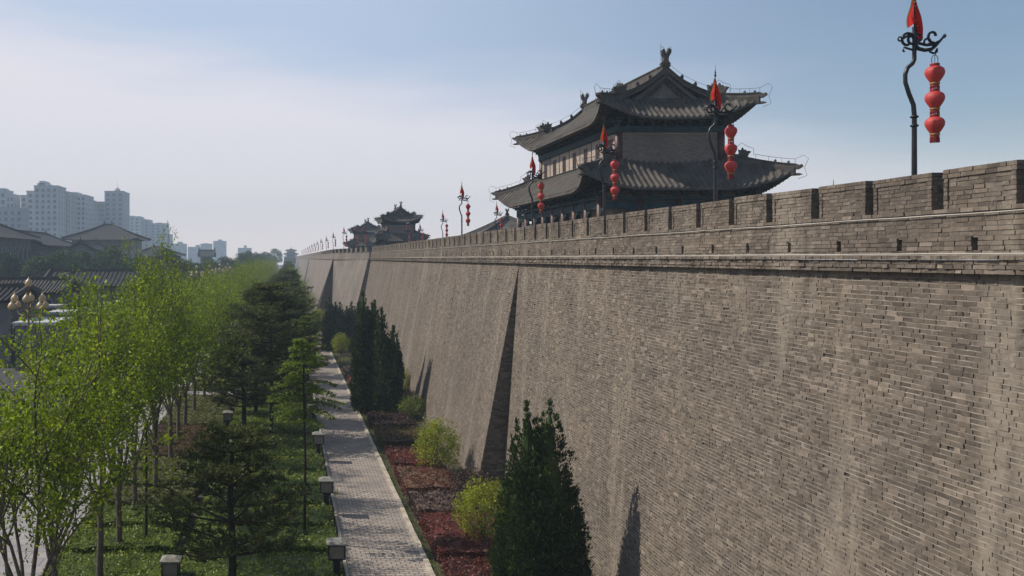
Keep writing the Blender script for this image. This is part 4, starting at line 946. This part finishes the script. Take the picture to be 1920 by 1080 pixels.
# slender feathery conifer on a thin stem
def sapling(seed, h, label):
    r_ = np.random.default_rng(seed); t = empty('slender_conifer', label=label, cat='tree', group='slender feathery conifers by the path'); m = MB(); m.tube([(0, 0, 0), (.03, 0, h * .4), (-.03, .02, h * .75), (0, 0, h)], [.06, .05, .03, .01], 7); P = []
    for k in range(34):
        z = h * (.58 + .4 * k / 34); L = 1.7 * (1 - (k / 38)) ** .8 * r_.uniform(.6, 1.1); a = r_.uniform(0, 6.28) if k % 3 else 3.14 + r_.normal(0, .5); p = Vector((0, 0, z)); d = Vector((math.cos(a), math.sin(a), .35)); pts = [p]
        for q in range(6):
            d = (d.normalized() + Vector((0, 0, -.13))).normalized(); pts.append(pts[-1] + d * L / 6)
            sd_ = Vector((-d.y, d.x, -.25))
            for sgn in (-1, 1):
                for w in np.linspace(.05, .34 * (1 - q / 8), 9): P.append(tuple(pts[-1] + Vector((sd_.x * sgn, sd_.y * sgn, -.3)) * w + d * w * .5))
        m.tube(pts, [.02, .016, .013, .01, .008, .006, .004], 4, cap=False)
    m.build('trunk', BARKD, t, True); P = np.array(P); P = np.concatenate([P, P, P]) + r_.normal(0, .035, (len(P) * 3, 3)); v, f = leaves(P, .12, .35, .6, r_)
    np_mesh('crown', v, f, leafmat('feathery_green', [(0, (.07, .11, .015)), (.5, (.15, .21, .03)), (1, (.27, .33, .06))], .4), t); return t
S1 = sapling(41, 9.6, 'slender pale green conifer with drooping sprays on a thin stem, left of the path'); S1.location = (.75, 44.4, 0); S1.scale = (1.25, 1.25, 1.0)
S2 = dup(S1, (1.3, 73, 0), 1.0, 'shorter feathery conifer with drooping grey-green sprays overhanging the path', (1.25, 1.25, .93))
# thin bare pole among the street trees
m = MB(); m.tube([(0, 0, 0), (0, 0, 5.5)], [.07, .05], 8); m.lathe([(.13, 0), (.13, .25), (.07, .3)], (0, 0, 0), 10); o = m.build('thin_post', IRON); o.location = (-6.35, 43.6, 0); tag(o, 'thin dark post standing in the low hedge among the tree trunks', 'post')
# cypresses
C1 = cypress(51, 7.75, 1.85, [(-.42, .1, 7.5), (.36, -.1, 7.6), (.95, .1, 4.9), (-.85, -.1, 5.2)], 'large near cypress with twin pointed tips against the wall', 52000, .11); C1.location = (9.35, 36.2, 0)
C2 = cypress(52, 9.9, 1.15, [(-.3, 0, 10.1), (.5, .3, 9.1), (-.7, -.3, 7.2)], 'tallest cypress of the middle clump beside the path', 24000, .17, pw=.4); C2.location = (6.6, 81.5, 0)
C3 = cypress(53, 8.5, 1.1, [(-.3, 0, 8.7), (.7, .2, 7.2), (.9, -.5, 5.6)], 'shorter cypress with a ragged lit right side, wall side of the middle clump', 20000, .17, pw=.42); C3.location = (8.0, 80.2, 0)
C4 = dup(C3, (7.4, 84.5, 0), 2, 'cypress half hidden at the back of the middle clump', (.9, .9, 1.05))
for i, (x, y, s, l) in enumerate([(6.1, 136, .74, 'left cypress of the far clump beside the buttress'), (7.3, 138, .66, 'middle cypress of the far clump beside the buttress'), (8.8, 139, .66, 'right cypress of the far clump beside the buttress'), (7.2, 141.5, .6, 'cypress standing behind the others of the far clump')]): dup(C2, (x, y, 0), i * 1.7, l, (1.05, 1.05, s))
# bushes at the foot of the wall
Y1 = shrub(61, 1.35, 3.1, YELM, 'yellow_green_bush', 'bright yellow-green bush at the wall foot, left of the first buttress shadow', 4200, .12, group='yellow-green bushes at the foot of the wall'); Y1.location = (9.0, 59, 0)
dup(Y1, (8.75, 43.6, 0), 2.2, 'bright yellow-green bush half hidden by the large near cypress', (.9, .9, .95)); dup(Y1, (10.0, 90, 0), 1.2, 'yellow-green bush right of the middle cypress clump', (1.1, 1.1, .95))
dup(Y1, (11.6, 40.9, 0), .4, 'small yellow-green bush between the near cypress and the wall', (.6, .6, .5))
D1 = shrub(63, 1.2, 1.9, HEDM, 'green_bush', 'dark green rounded bush behind the purple bed at the wall foot', 3000, .12, group='dark green bushes at the foot of the wall'); D1.location = (10.1, 78.5, 0)
dup(Y1, (7.1, 130.5, 0), .9, 'small green-yellow bush in front of the far cypress clump', (.9, .9, .9)); dup(Y1, (5.9, 186, 0), .3, 'yellow-green bush far along the path before the ribbed buttress', (1.3, 1.3, 1.0)); dup(Y1, (2.2, 170, 0), .3, 'yellow-green bush overhanging the left edge of the far path', (1.1, 1.1, 1.1))
V1 = shrub(65, 1.1, 1.5, PURM, 'purple_bush', 'dark purple twiggy shrub at the base of the first buttress', 2600, .11, group='purple shrubs by the buttress'); V1.location = (9.9, 52.4, 0); dup(V1, (9.9, 50, 0), 1.5, 'dark purple twiggy shrub just nearer than the one at the buttress base', (1.05, 1, .9)); dup(V1, (10.2, 85.5, 0), 2, 'dark purple shrub between the middle cypresses and the yellow-green bush', (1.1, 1.1, 1))
# coloured beds right of the path
beds = [(6.3, 9.4, 27, 33.6, .75, REDM, 'red'), (6.4, 9.6, 34.2, 40.6, .8, REDM, 'red'), (6.4, 9.9, 41.2, 47.7, .85, REDM, 'red'), (6.4, 9.3, 48.3, 52.4, .75, PURM, 'purple'), (6.4, 9.4, 53.0, 58.6, .75, REDM, 'red'),
        (6.5, 9.3, 59.4, 64.9, .75, REDM, 'dull red'), (6.4, 9.6, 66.2, 72.0, .85, BROM, 'bronze green'), (6.4, 9.6, 73.2, 78.6, .8, PURM, 'purple'), (6.3, 9.4, 88.5, 106, .6, REDM, 'red'), (6.4, 9.4, 107, 115, .6, PURM, 'purple'), (6.4, 9.5, 116, 124, .6, HEDO, 'green'),
        (5.9, 8.2, 146, 166, .6, REDM, 'red'), (5.9, 8, 196, 214, 1.0, BROM, 'brown'), (5.9, 8, 218, 236, 1.0, PURM, 'brown purple'), (5.9, 8, 240, 262, 1.0, BROM, 'olive brown'), (5.9, 8, 268, 300, 1.2, HEDO, 'olive')]
cnt = {}
for i, (x0, x1, y0, y1, h, mt, cn) in enumerate(beds):
    far_ = y0 > 85; cnt[cn] = cnt.get(cn, 0) + 1
    h *= .72
    o = bed('shrub_bed', x1 - x0, y1 - y0 - .25, h, mt, 'clipped %s shrub bed right of the brick path, %s bed from the camera' % (cn, nth(i)), 'shrub bed', 'clipped coloured beds along the wall side', i, 60 if far_ else 170, .15 if far_ else .115)
    o.location = ((x0 + x1) / 2, (y0 + y1) / 2, 0)
# low green hedges left of the path
pr_ = {}
def hedge(x0, x1, y0, y1, h, kind, label):
    key = (round(x1 - x0, 2), round(y1 - y0, 2), h, kind)
    if key not in pr_:
        o = bed('low_hedge', x1 - x0, y1 - y0, h, {'g': HEDM, 'o': HEDO, 'r': BROM}[kind], label, 'hedge', 'low clipped hedges left of the path', len(pr_) + 3, 130 if y0 < 80 else 45, .125 if y0 < 80 else .18); pr_[key] = o
    else: o = pr_[key].copy(); col.objects.link(o); o['label'] = label
    o.location = ((x0 + x1) / 2, (y0 + y1) / 2, 0); return o
i = 0; y = 30.
while y < 89:
    kA = 'g' if y < 48 else ('r' if 61 < y < 71 else 'o')
    hedge(-9.7, -4.95, y, y + 3.15, .62, kA, 'low %s hedge strip beside the promenade, %s from the camera' % ({'g': 'green', 'r': 'reddish brown', 'o': 'olive green'}[kA], nth(i)))
    hedge(-4.3, 2.1, y, y + 3.15, .62, 'g', 'low green hedge strip along the brick path edge, %s from the camera' % nth(i)); i += 1; y += 3.95
y = 95.5; i = 0
while y < 240:
    hedge(-9.4, 1.9, y, y + 9.4, .7, 'g', 'low green hedge strip under the far trees, %s beyond the cross path' % nth(i)); i += 1; y += 10.5
# weeds along the kerb
n = 9000; P = np.stack([6.05 + np.abs(rng.normal(0, .13, n)), 18 + 130 * rng.uniform(0, 1, n) ** 1.5, rng.uniform(.02, .12, n)], 1); v, f = leaves(P, .1, .35, .2); tag(np_mesh('grass', v, f, GRASSM), 'weedy grass strip along the right kerb of the path', 'grass', kind='stuff')
n = 14000; P = np.stack([rng.uniform(9.2, 12.2, n), 26 + 128 * rng.uniform(0, 1, n) ** 1.4, rng.uniform(.02, .16, n)], 1); v, f = leaves(P, .14, .4, .6); tag(np_mesh('ground_cover', v, f, BROM), 'low brown ground cover between the beds and the wall', 'ground cover', kind='stuff')

# ------------------------------------------------------------------ GARDEN LAMPS
LG = simple('lamp_glass_panel', (.22, .20, .155), .35, .15, 4, bmp=0); LT = simple('lamp_roof_metal', (.21, .20, .17), .45, .35, 3)
def garden_lamp(h, label):
    t = empty('garden_lamp', label=label, cat='garden lamp', group='square garden lamps'); w = .31
    m = MB(); m.box(-.13, .13, -.13, .13, 0, h - .72); m.box(-.2, .2, -.2, .2, 0, .12); m.box(-.19, .19, -.19, .19, h - .78, h - .70); m.build('post', IRON, t)
    m = MB(); m.box(-w + .03, w - .03, -w + .03, w - .03, h - .68, h - .16); g = m.build('lamp_glass', LG, t)
    m = MB(); [m.box(sx_ * w - .025, sx_ * w + .025, sy * w - .025, sy * w + .025, h - .7, h - .14) for sx_ in (-1, 1) for sy in (-1, 1)]
    for z in (h - .7, h - .18): m.box(-w - .02, w + .02, -w - .02, -w + .035, z, z + .04); m.box(-w - .02, w + .02, w - .035, w + .02, z, z + .04); m.box(-w - .02, -w + .035, -w + .035, w - .035, z, z + .04); m.box(w - .035, w + .02, -w + .035, w - .035, z, z + .04)
    m.build('frame', IRON, t)
    m = MB(); a, b = w + .09, w - .12; m.add([(-a, -a, h - .13), (a, -a, h - .13), (a, a, h - .13), (-a, a, h - .13), (-a, -a, h - .07), (a, -a, h - .07), (a, a, h - .07), (-a, a, h - .07), (-b, -b, h + .04), (b, -b, h + .04), (b, b, h + .04), (-b, b, h + .04)],
        [(0, 3, 2, 1), (8, 9, 10, 11)] + [(i, (i + 1) % 4, 4 + (i + 1) % 4, 4 + i) for i in range(4)] + [(4 + i, 4 + (i + 1) % 4, 8 + (i + 1) % 4, 8 + i) for i in range(4)]); m.build('cap', LT, t); return t
G1 = garden_lamp(1.85, 'square garden lamp at the bottom left corner of the brick path'); G1.location = (1.92, 38.5, 0)
for (y, l) in ((49.3, 'second square garden lamp along the left edge of the path, dark posted'), (62.2, 'third square garden lamp along the left edge of the path, by the green hedge'), (74.5, 'fourth square garden lamp along the left edge of the path, near the feathery conifer'), (88, 'fifth square garden lamp along the left edge of the path')): dup(G1, (1.95, y, 0), 0, l)
G2 = garden_lamp(1.2, 'square garden lamp at the bottom of the picture left of the near pine'); G2.location = (-4.62, 38.4, 0)
for (y, l) in ((75, 'square garden lamp right above the near pine in the hedge lawn'), (88, 'square garden lamp beneath the left branches of the tall pine'), (99, 'square garden lamp glimpsed through the tall pine branches')): dup(G2, (-4.62, y, 0), 0, l)
# ------------------------------------------------------------------ STREET LAMPS with clustered globes
GLOBE = simple('cream_lamp_globe', (.52, .38, .20), .4, .12, 2, bmp=0); POLEM = simple('ochre_painted_pole', (.17, .115, .05), .5, .3, 2, bmp=.002)
def street_lamp(label):
    t = empty('street_lamp', label=label, cat='street lamp', group='street lamps with clustered cream globes'); m = MB(); m.lathe([(.22, 0), (.22, .5), (.12, .7), (.1, 4), (.085, 9.5), (.06, 10.6), (.12, 10.65), (.12, 10.72)], (0, 0, 0), 12); m.build('pole', POLEM, t, True)
    arms = MB(); gl = [(0, 0, 10.72)]
    for ring, (z, r0, n, ph) in enumerate([(9.55, 1.05, 4, .1), (9.0, 1.5, 4, .85)]):
        for k in range(n):
            a = ph + 6.283 * k / n; c, s = math.cos(a), math.sin(a); arms.tube([(0, 0, z - .5), (c * r0 * .5, s * r0 * .5, z - .55), (c * r0 * .9, s * r0 * .9, z - .4), (c * r0, s * r0, z - .12)], .045, 6); arms.lathe([(.05, 0), (.15, .06), (.17, .1)], (c * r0, s * r0, z - .12), 10)
            arms.tube([(c * .1, s * .1, z - .15), (c * .4, s * .4, z - .05), (c * .55, s * .55, z - .3)], .03, 5); gl.append((c * r0, s * r0, z))
    arms.build('arms', POLEM, t, True)
    for g in gl:
        q = MB(); q.lathe([(.14, 0), (.27, .1), (.3, .25), (.24, .4), (.12, .52), (.04, .62), (.015, .72)], g, 14); q.build('globe', GLOBE, t, True)
    return t
L1 = street_lamp('ornate street lamp with a cluster of cream globes at the left edge'); L1.location = (-20, 75, 0); L1.scale = (1, 1, 1.01)
for i, (x, y) in enumerate([(-19.5, 208), (-19.3, 240), (-19.3, 275), (-19.3, 312)]): dup(L1, (x, y, 0), i * .7, 'far street lamp with pale globes above the green tree row, %s of the distant ones' % nth(i))

# ------------------------------------------------------------------ FAR TREES
def round_tree(seed, h, rad, label, nl=5200, size=.42):
    r_ = np.random.default_rng(seed); t = empty('broad_tree', label=label, cat='tree', group='dark broad trees before the buildings'); m = MB(); out = []
    m.tube([(0, 0, 0), (0, 0, h * .35)], [.3, .22], 8, cap=False)
    for i in range(5): a = 6.28 * i / 5; branchy(m, (0, 0, h * .3), (math.cos(a) * .7, math.sin(a) * .7, 1), h * .4, .14, 1, r_, out, 3, .6, .2)
    m.build('trunk', BARK, t); C = []
    for i in range(26):
        a = r_.uniform(0, 6.28); c = r_.uniform(-.55, 1); s_ = math.sqrt(1 - c * c) * r_.uniform(.6, 1); C.append((math.cos(a) * s_ * rad * .78, math.sin(a) * s_ * rad * .78, h * .62 + c * h * .28))
    C = np.array(C); i_ = r_.integers(0, 26, nl); d = r_.normal(0, 1, (nl, 3)); d /= np.linalg.norm(d, axis=1)[:, None]; P = C[i_] + d * (rad * .33) * r_.uniform(.6, 1.05, (nl, 1)) * np.array([1, 1, .85]); v, f = leaves(P, size, .6, .6, r_); np_mesh('crown', v, f, FARM, t); return t
FT = [round_tree(71, 14.5, 5.2, '-'), round_tree(72, 13, 4.6, '-'), round_tree(73, 15.5, 5.6, '-')]
ft = []
for i in range(13): ft.append((-76 + i * 4.1 + random.uniform(-1, 1), 232 + random.uniform(-12, 14) + (i % 2) * 14, random.uniform(.9, 1.08)))
for px, y, s in [(302, 262, .8), (322, 270, .85), (352, 300, .86), (372, 296, .92), (392, 310, .85), (422, 340, .95), (440, 372, 1.0), (455, 400, 1.0), (466, 470, 1.15), (476, 560, 1.3), (488, 430, .95), (497, 640, 1.2), (507, 720, 1.3), (516, 850, 1.4), (478, 500, .95)]:
    ft.append(((px - 540) * y / 1824, y, s))
for i in range(12): ft.append((-112 + i * 9 + random.uniform(-2, 2), 292 + random.uniform(-8, 12), random.uniform(.75, .95)))
for i, (x, y, s) in enumerate(ft):
    lab = ('dark leafy tree in the left band below the halls, %s from its left end' % nth(i).replace('nearest', 'first')) if i < 13 else (('dark rounded tree right of the halls along the street, %s from the left' if i < 28 else 'dark tree in the rear row at the foot of the halls, %s from the left') % nth(i - (13 if i < 28 else 28)).replace('nearest', 'first'))
    if i < 3: FT[i].location = (x, y, 0); FT[i]['label'] = lab; FT[i].scale = (s, s, s)
    else: dup(FT[i % 3], (x, y, 0), random.uniform(0, 6.28), lab, (s, s, s))

# ------------------------------------------------------------------ BUILDINGS LEFT
W3 = lambda px, Y: (px - 540) * Y / 1824
hall('tiled_pavilion', -62, -34.6, 146, 156, 7.9, 9.7, 'low street pavilion with striped grey tile roof behind the ornate lamp', 'pavilion', 'x', wallm=OLDW, rib=.55, over=1.6, wins=[('y-', 7, (2.2, 5.0), 1.2, 1.7)])
hall('tiled_pavilion', -43, -28, 176, 188, 8.1, 10.6, 'dark hipped pavilion right of the striped tile roof', 'pavilion', 'x', wallm=OLDW, roofm=DARKT, rib=.8, over=1.6)
hall('tiled_pavilion', -46, -33.6, 118, 128, 8.0, 9.4, 'dark roofed house corner at the left picture edge below the striped roof', 'pavilion', 'x', wallm=OLDW, roofm=DARKT, rib=.7, over=1.0, wins=[('x+', 3, (3,), 1, 1.6)])
WHT = simple('white_metal_sheet', (.42, .42, .43), .6, .12, .6); MAU = simple('mauve_grey_render', (.15, .13, .14), .85, .2, .6)
for (x0, x1, y0, y1, h, l) in ((-31.8, -26.8, 112, 122, 5.6, 'flat white canopy kiosk behind the ornate lamp, nearest of three'), (-31.8, -28.8, 127, 134, 5.9, 'flat white roofed kiosk right of the ornate lamp, middle one'), (-36.5, -33, 140, 144, 6.2, 'flat white awning under the striped roof, rear one')):
    t = empty('kiosk', ((x0 + x1) / 2, (y0 + y1) / 2, 0), label=l, cat='kiosk', group='white roofed kiosks on the street'); a, b = (x1 - x0) / 2, (y1 - y0) / 2
    m = MB(); m.box(-a + .3, a - .3, -b + .3, b - .3, 0, h - .5); w_ = m.build('wall', MAU, t); m = MB(); m.box(-a, a, -b, b, h - .25, h); m.box(-a + .1, a - .1, -b + .1, b - .1, h - .4, h - .25); m.build('roof', WHT, t)
    for q in range(3): m = MB(); yy = -b + .3; xx = -a + (q + .5) * 2 * a / 3; m.box(xx - .5, xx + .5, yy - .06, yy + .02, 1.2, 3.2); m.build('window', GLASS, w_)
hall('museum_hall', W3(135, 345), W3(245, 345), 345, 371, 19.6, 25.2, 'broad pale hall with wide hipped grey roof, rightmost large hall', 'hall', 'x', wallm=PALEW, roofm=DARKT, over=3.2, hip=.75, wins=[('y-', 5, (12.6,), 1.1, 1.8), ('x+', 6, (7.5, 13.2), 1.2, 3.2)])
hall('museum_hall', W3(150, 300) - 5.6, W3(150, 300) + 6.4, 300, 322, 13.8, 18.2, 'smaller gable-fronted hall before the broad pale hall', 'hall', 'y', wallm=PALEW, roofm=DARKT, over=1.6, wins=[('y-', 3, (9.5,), .9, 1.6), ('x+', 5, (9.8,), .9, 2.2)])
hall('museum_hall', -94, -75, 240, 284, 18.4, 23.4, 'long grey hall with tall windows at the left edge', 'hall', 'y', hip=.7, wallm=OLDW, roofm=DARKT, over=2.2, wins=[('x+', 10, (6.8, 12.4), 1.3, 3.4)])
hall('museum_hall', -92, -75, 290, 334, 17.0, 21.4, 'receding grey hall with tall windows between the left edge hall and the gabled hall', 'hall', 'y', wallm=OLDW, roofm=DARKT, over=2.2, wins=[('x+', 10, (6.8, 11.4), 1.3, 3.2)])
hall('museum_hall', -66, -50, 415, 455, 14.0, 18.0, 'low roofed hall right of the broad hall, half hidden by trees', 'hall', 'y', wallm=OLDW, roofm=DARKT, over=2.2, wins=[('x+', 8, (9.5,), 1.2, 2.2)], hip=.8)
hall('museum_hall', W3(376, 500), W3(396, 500), 500, 512, 14.0, 17.0, 'small square pavilion roof among the trees beneath the far towers', 'hall', 'x', wallm=OLDW, roofm=DARKT, over=1.5)
FGLASS = simple('faded_window_glass', (.05, .06, .075), .4, .3, 1, bmp=0); TW = [simple('pale_blue_grey_render', (.42, .43, .45), .85, .12, .1, bmp=0), simple('beige_render', (.38, .37, .36), .85, .12, .1, bmp=0), simple('grey_render', (.30, .31, .34), .85, .12, .1, bmp=0)]
def highrise(px0, px1, Y, pyt, depth, label, mat=0, tops=(), nc=3, nf=11, win=True, sidecols=3):
    Y *= 1.3 if Y < 1200 else 1.0; depth *= 1.3
    x0, x1 = W3(px0, Y), W3(px1, Y); h = EYE + (484 - pyt) * Y / 1824; t = empty('apartment_tower', ((x0 + x1) / 2, Y + depth / 2, 0), label=label, cat='apartment tower', group='hazy apartment towers'); w = (x1 - x0) / 2; d = depth / 2
    m = MB(); m.box(-w, w, -d, d, 0, h); b = m.build('wall', TW[mat], t); m = MB(); m.box(-w - .3, w + .3, -d - .3, d + .3, h, h + 1.1)
    for (a0, a1, top) in tops:
        X0, X1 = W3(a0, Y) - (x0 + x1) / 2, W3(a1, Y) - (x0 + x1) / 2; m.box(X0, X1, -d * .6, d * .6, h + 1.1, EYE + (484 - top) * Y / 1824)
    m.build('roof_block', TW[mat], t)
    if win:
        cw = 2 * w / nc; fh = (h - 12) / nf; first = None
        def wn_(M, ww, wh):
            q = MB(); q.box(-ww, ww, -.12, .3, -wh, wh); q.box(-ww - .2, ww + .2, -.5, .3, -wh - .35, -wh); return q
        base = wn_(None, min(cw * .24, 1.5), fh * .24).build('window', FGLASS, t); base.location = (-w + cw * .5, -d, h - fh * .6); k = 0
        for f in range(nf):
            for c in range(nc):
                if f == 0 and c == 0: continue
                o = base.copy(); col.objects.link(o); o.parent = t; o.location = (-w + cw * (c + .5), -d, h - fh * (f + .6)); k += 1
        for f in range(nf):
            for c in range(sidecols):
                if k >= 98: break
                o = base.copy(); col.objects.link(o); o.parent = t; o.rotation_euler.z = R(90); o.location = (w, -d + 2 * d * (c + .5) / sidecols, h - fh * (f + .6)); k += 1
    return t
highrise(-14, 12, 640, 358, 16, 'pale tower cut by the left picture edge, upper block', 0, ((-14, 6, 352),), 2, 10)
highrise(12, 26, 640, 366, 16, 'narrow pale tower beside the left edge block', 0, (), 2, 10)
highrise(-20, 42, 560, 392, 14, 'lower grey slab in front of the left edge towers', 2, ((-5, 20, 389),), 5, 8)
highrise(39, 50, 640, 368, 16, 'slim left wing of the tallest pale apartment block', 0, (), 1, 12)
highrise(50, 64, 636, 360, 18, 'second wing of the tallest pale apartment block', 0, (), 1, 12)
highrise(64, 108, 630, 350, 24, 'tallest pale apartment block with stepped roof top', 0, ((66, 84, 342), (70, 80, 338)), 4, 13)
highrise(108, 127, 655, 361, 30, 'apartment block with pale balcony stripes right of the tallest block', 1, (), 3, 13)
highrise(127, 160, 690, 367, 30, 'apartment block with a small roof house left of the domed tower', 0, ((128, 141, 359),), 4, 13)
highrise(160, 176, 720, 378, 26, 'narrow grey block between the roof-house block and the domed tower', 1, (), 2, 12)
highrise(174, 196, 740, 380, 26, 'wide low wing left of the domed tower', 2, (), 3, 12)
dt = highrise(196, 231, 745, 360, 30, 'square tower topped by a little dome and spire', 2, (), 3, 14)
m = MB(); h_ = EYE + (484 - 360) * 745 * 1.3 / 1824 + 1.1; m.lathe([(2.4, 0), (2.4, 1.6), (3.4, 1.8), (2.0, 3.6), (.5, 4.6), (.18, 5), (.12, 10)], (0, 0, h_), 12); m.build('dome', TW[2], dt)
highrise(233, 262, 1000, 407, 30, 'paler tower right of the domed tower, further off', 0, ((238, 249, 404),), 3, 12)
highrise(262, 279, 1020, 413, 30, 'hazy slab between two paler towers', 1, ((264, 270, 410),), 2, 12)
highrise(282, 311, 1040, 420, 30, 'pale hazy tower with small roof box, right of the slab', 0, ((291, 301, 417),), 3, 12)
highrise(311, 318, 1060, 440, 30, 'thin low tower clinging to the pale hazy tower', 0, (), 1, 10)
for a, b, py, tp, l in ((323, 346, 458, ((332, 339, 453),), 'faint wide tower with a roof knob in the distance'), (352, 374, 464, ((366, 372, 459),), 'faint low tower with a corner turret on the skyline'), (376, 395, 458, ((381, 388, 456),), 'faint tower with sloped top on the skyline'),
                        (400, 422, 453, ((408, 415, 449),), 'most distinct far tower standing alone on the skyline'), (446, 470, 466, ((457, 461, 460),), 'faint low tower with a short spire at the right of the skyline')): highrise(a, b, 1650, py, 30, l, 0, tp, win=False)

# ------------------------------------------------------------------ HAZE
hz = MB(); hz.box(-1000, 1000, -40, 1900, -1, 118); hzm = bpy.data.materials.new('haze_air'); hzm.use_nodes = True; nt = hzm.node_tree; nt.nodes.clear(); out = nt.nodes.new('ShaderNodeOutputMaterial'); pv = nt.nodes.new('ShaderNodeVolumePrincipled')
pv.inputs['Color'].default_value = (.66, .83, 1, 1); pv.inputs['Density'].default_value = HAZE; pv.inputs['Anisotropy'].default_value = .0; nt.links.new(pv.outputs[0], out.inputs['Volume'])
ho = hz.build('haze', hzm); tag(ho, 'pale blue haze filling the distance', 'haze', kind='stuff')
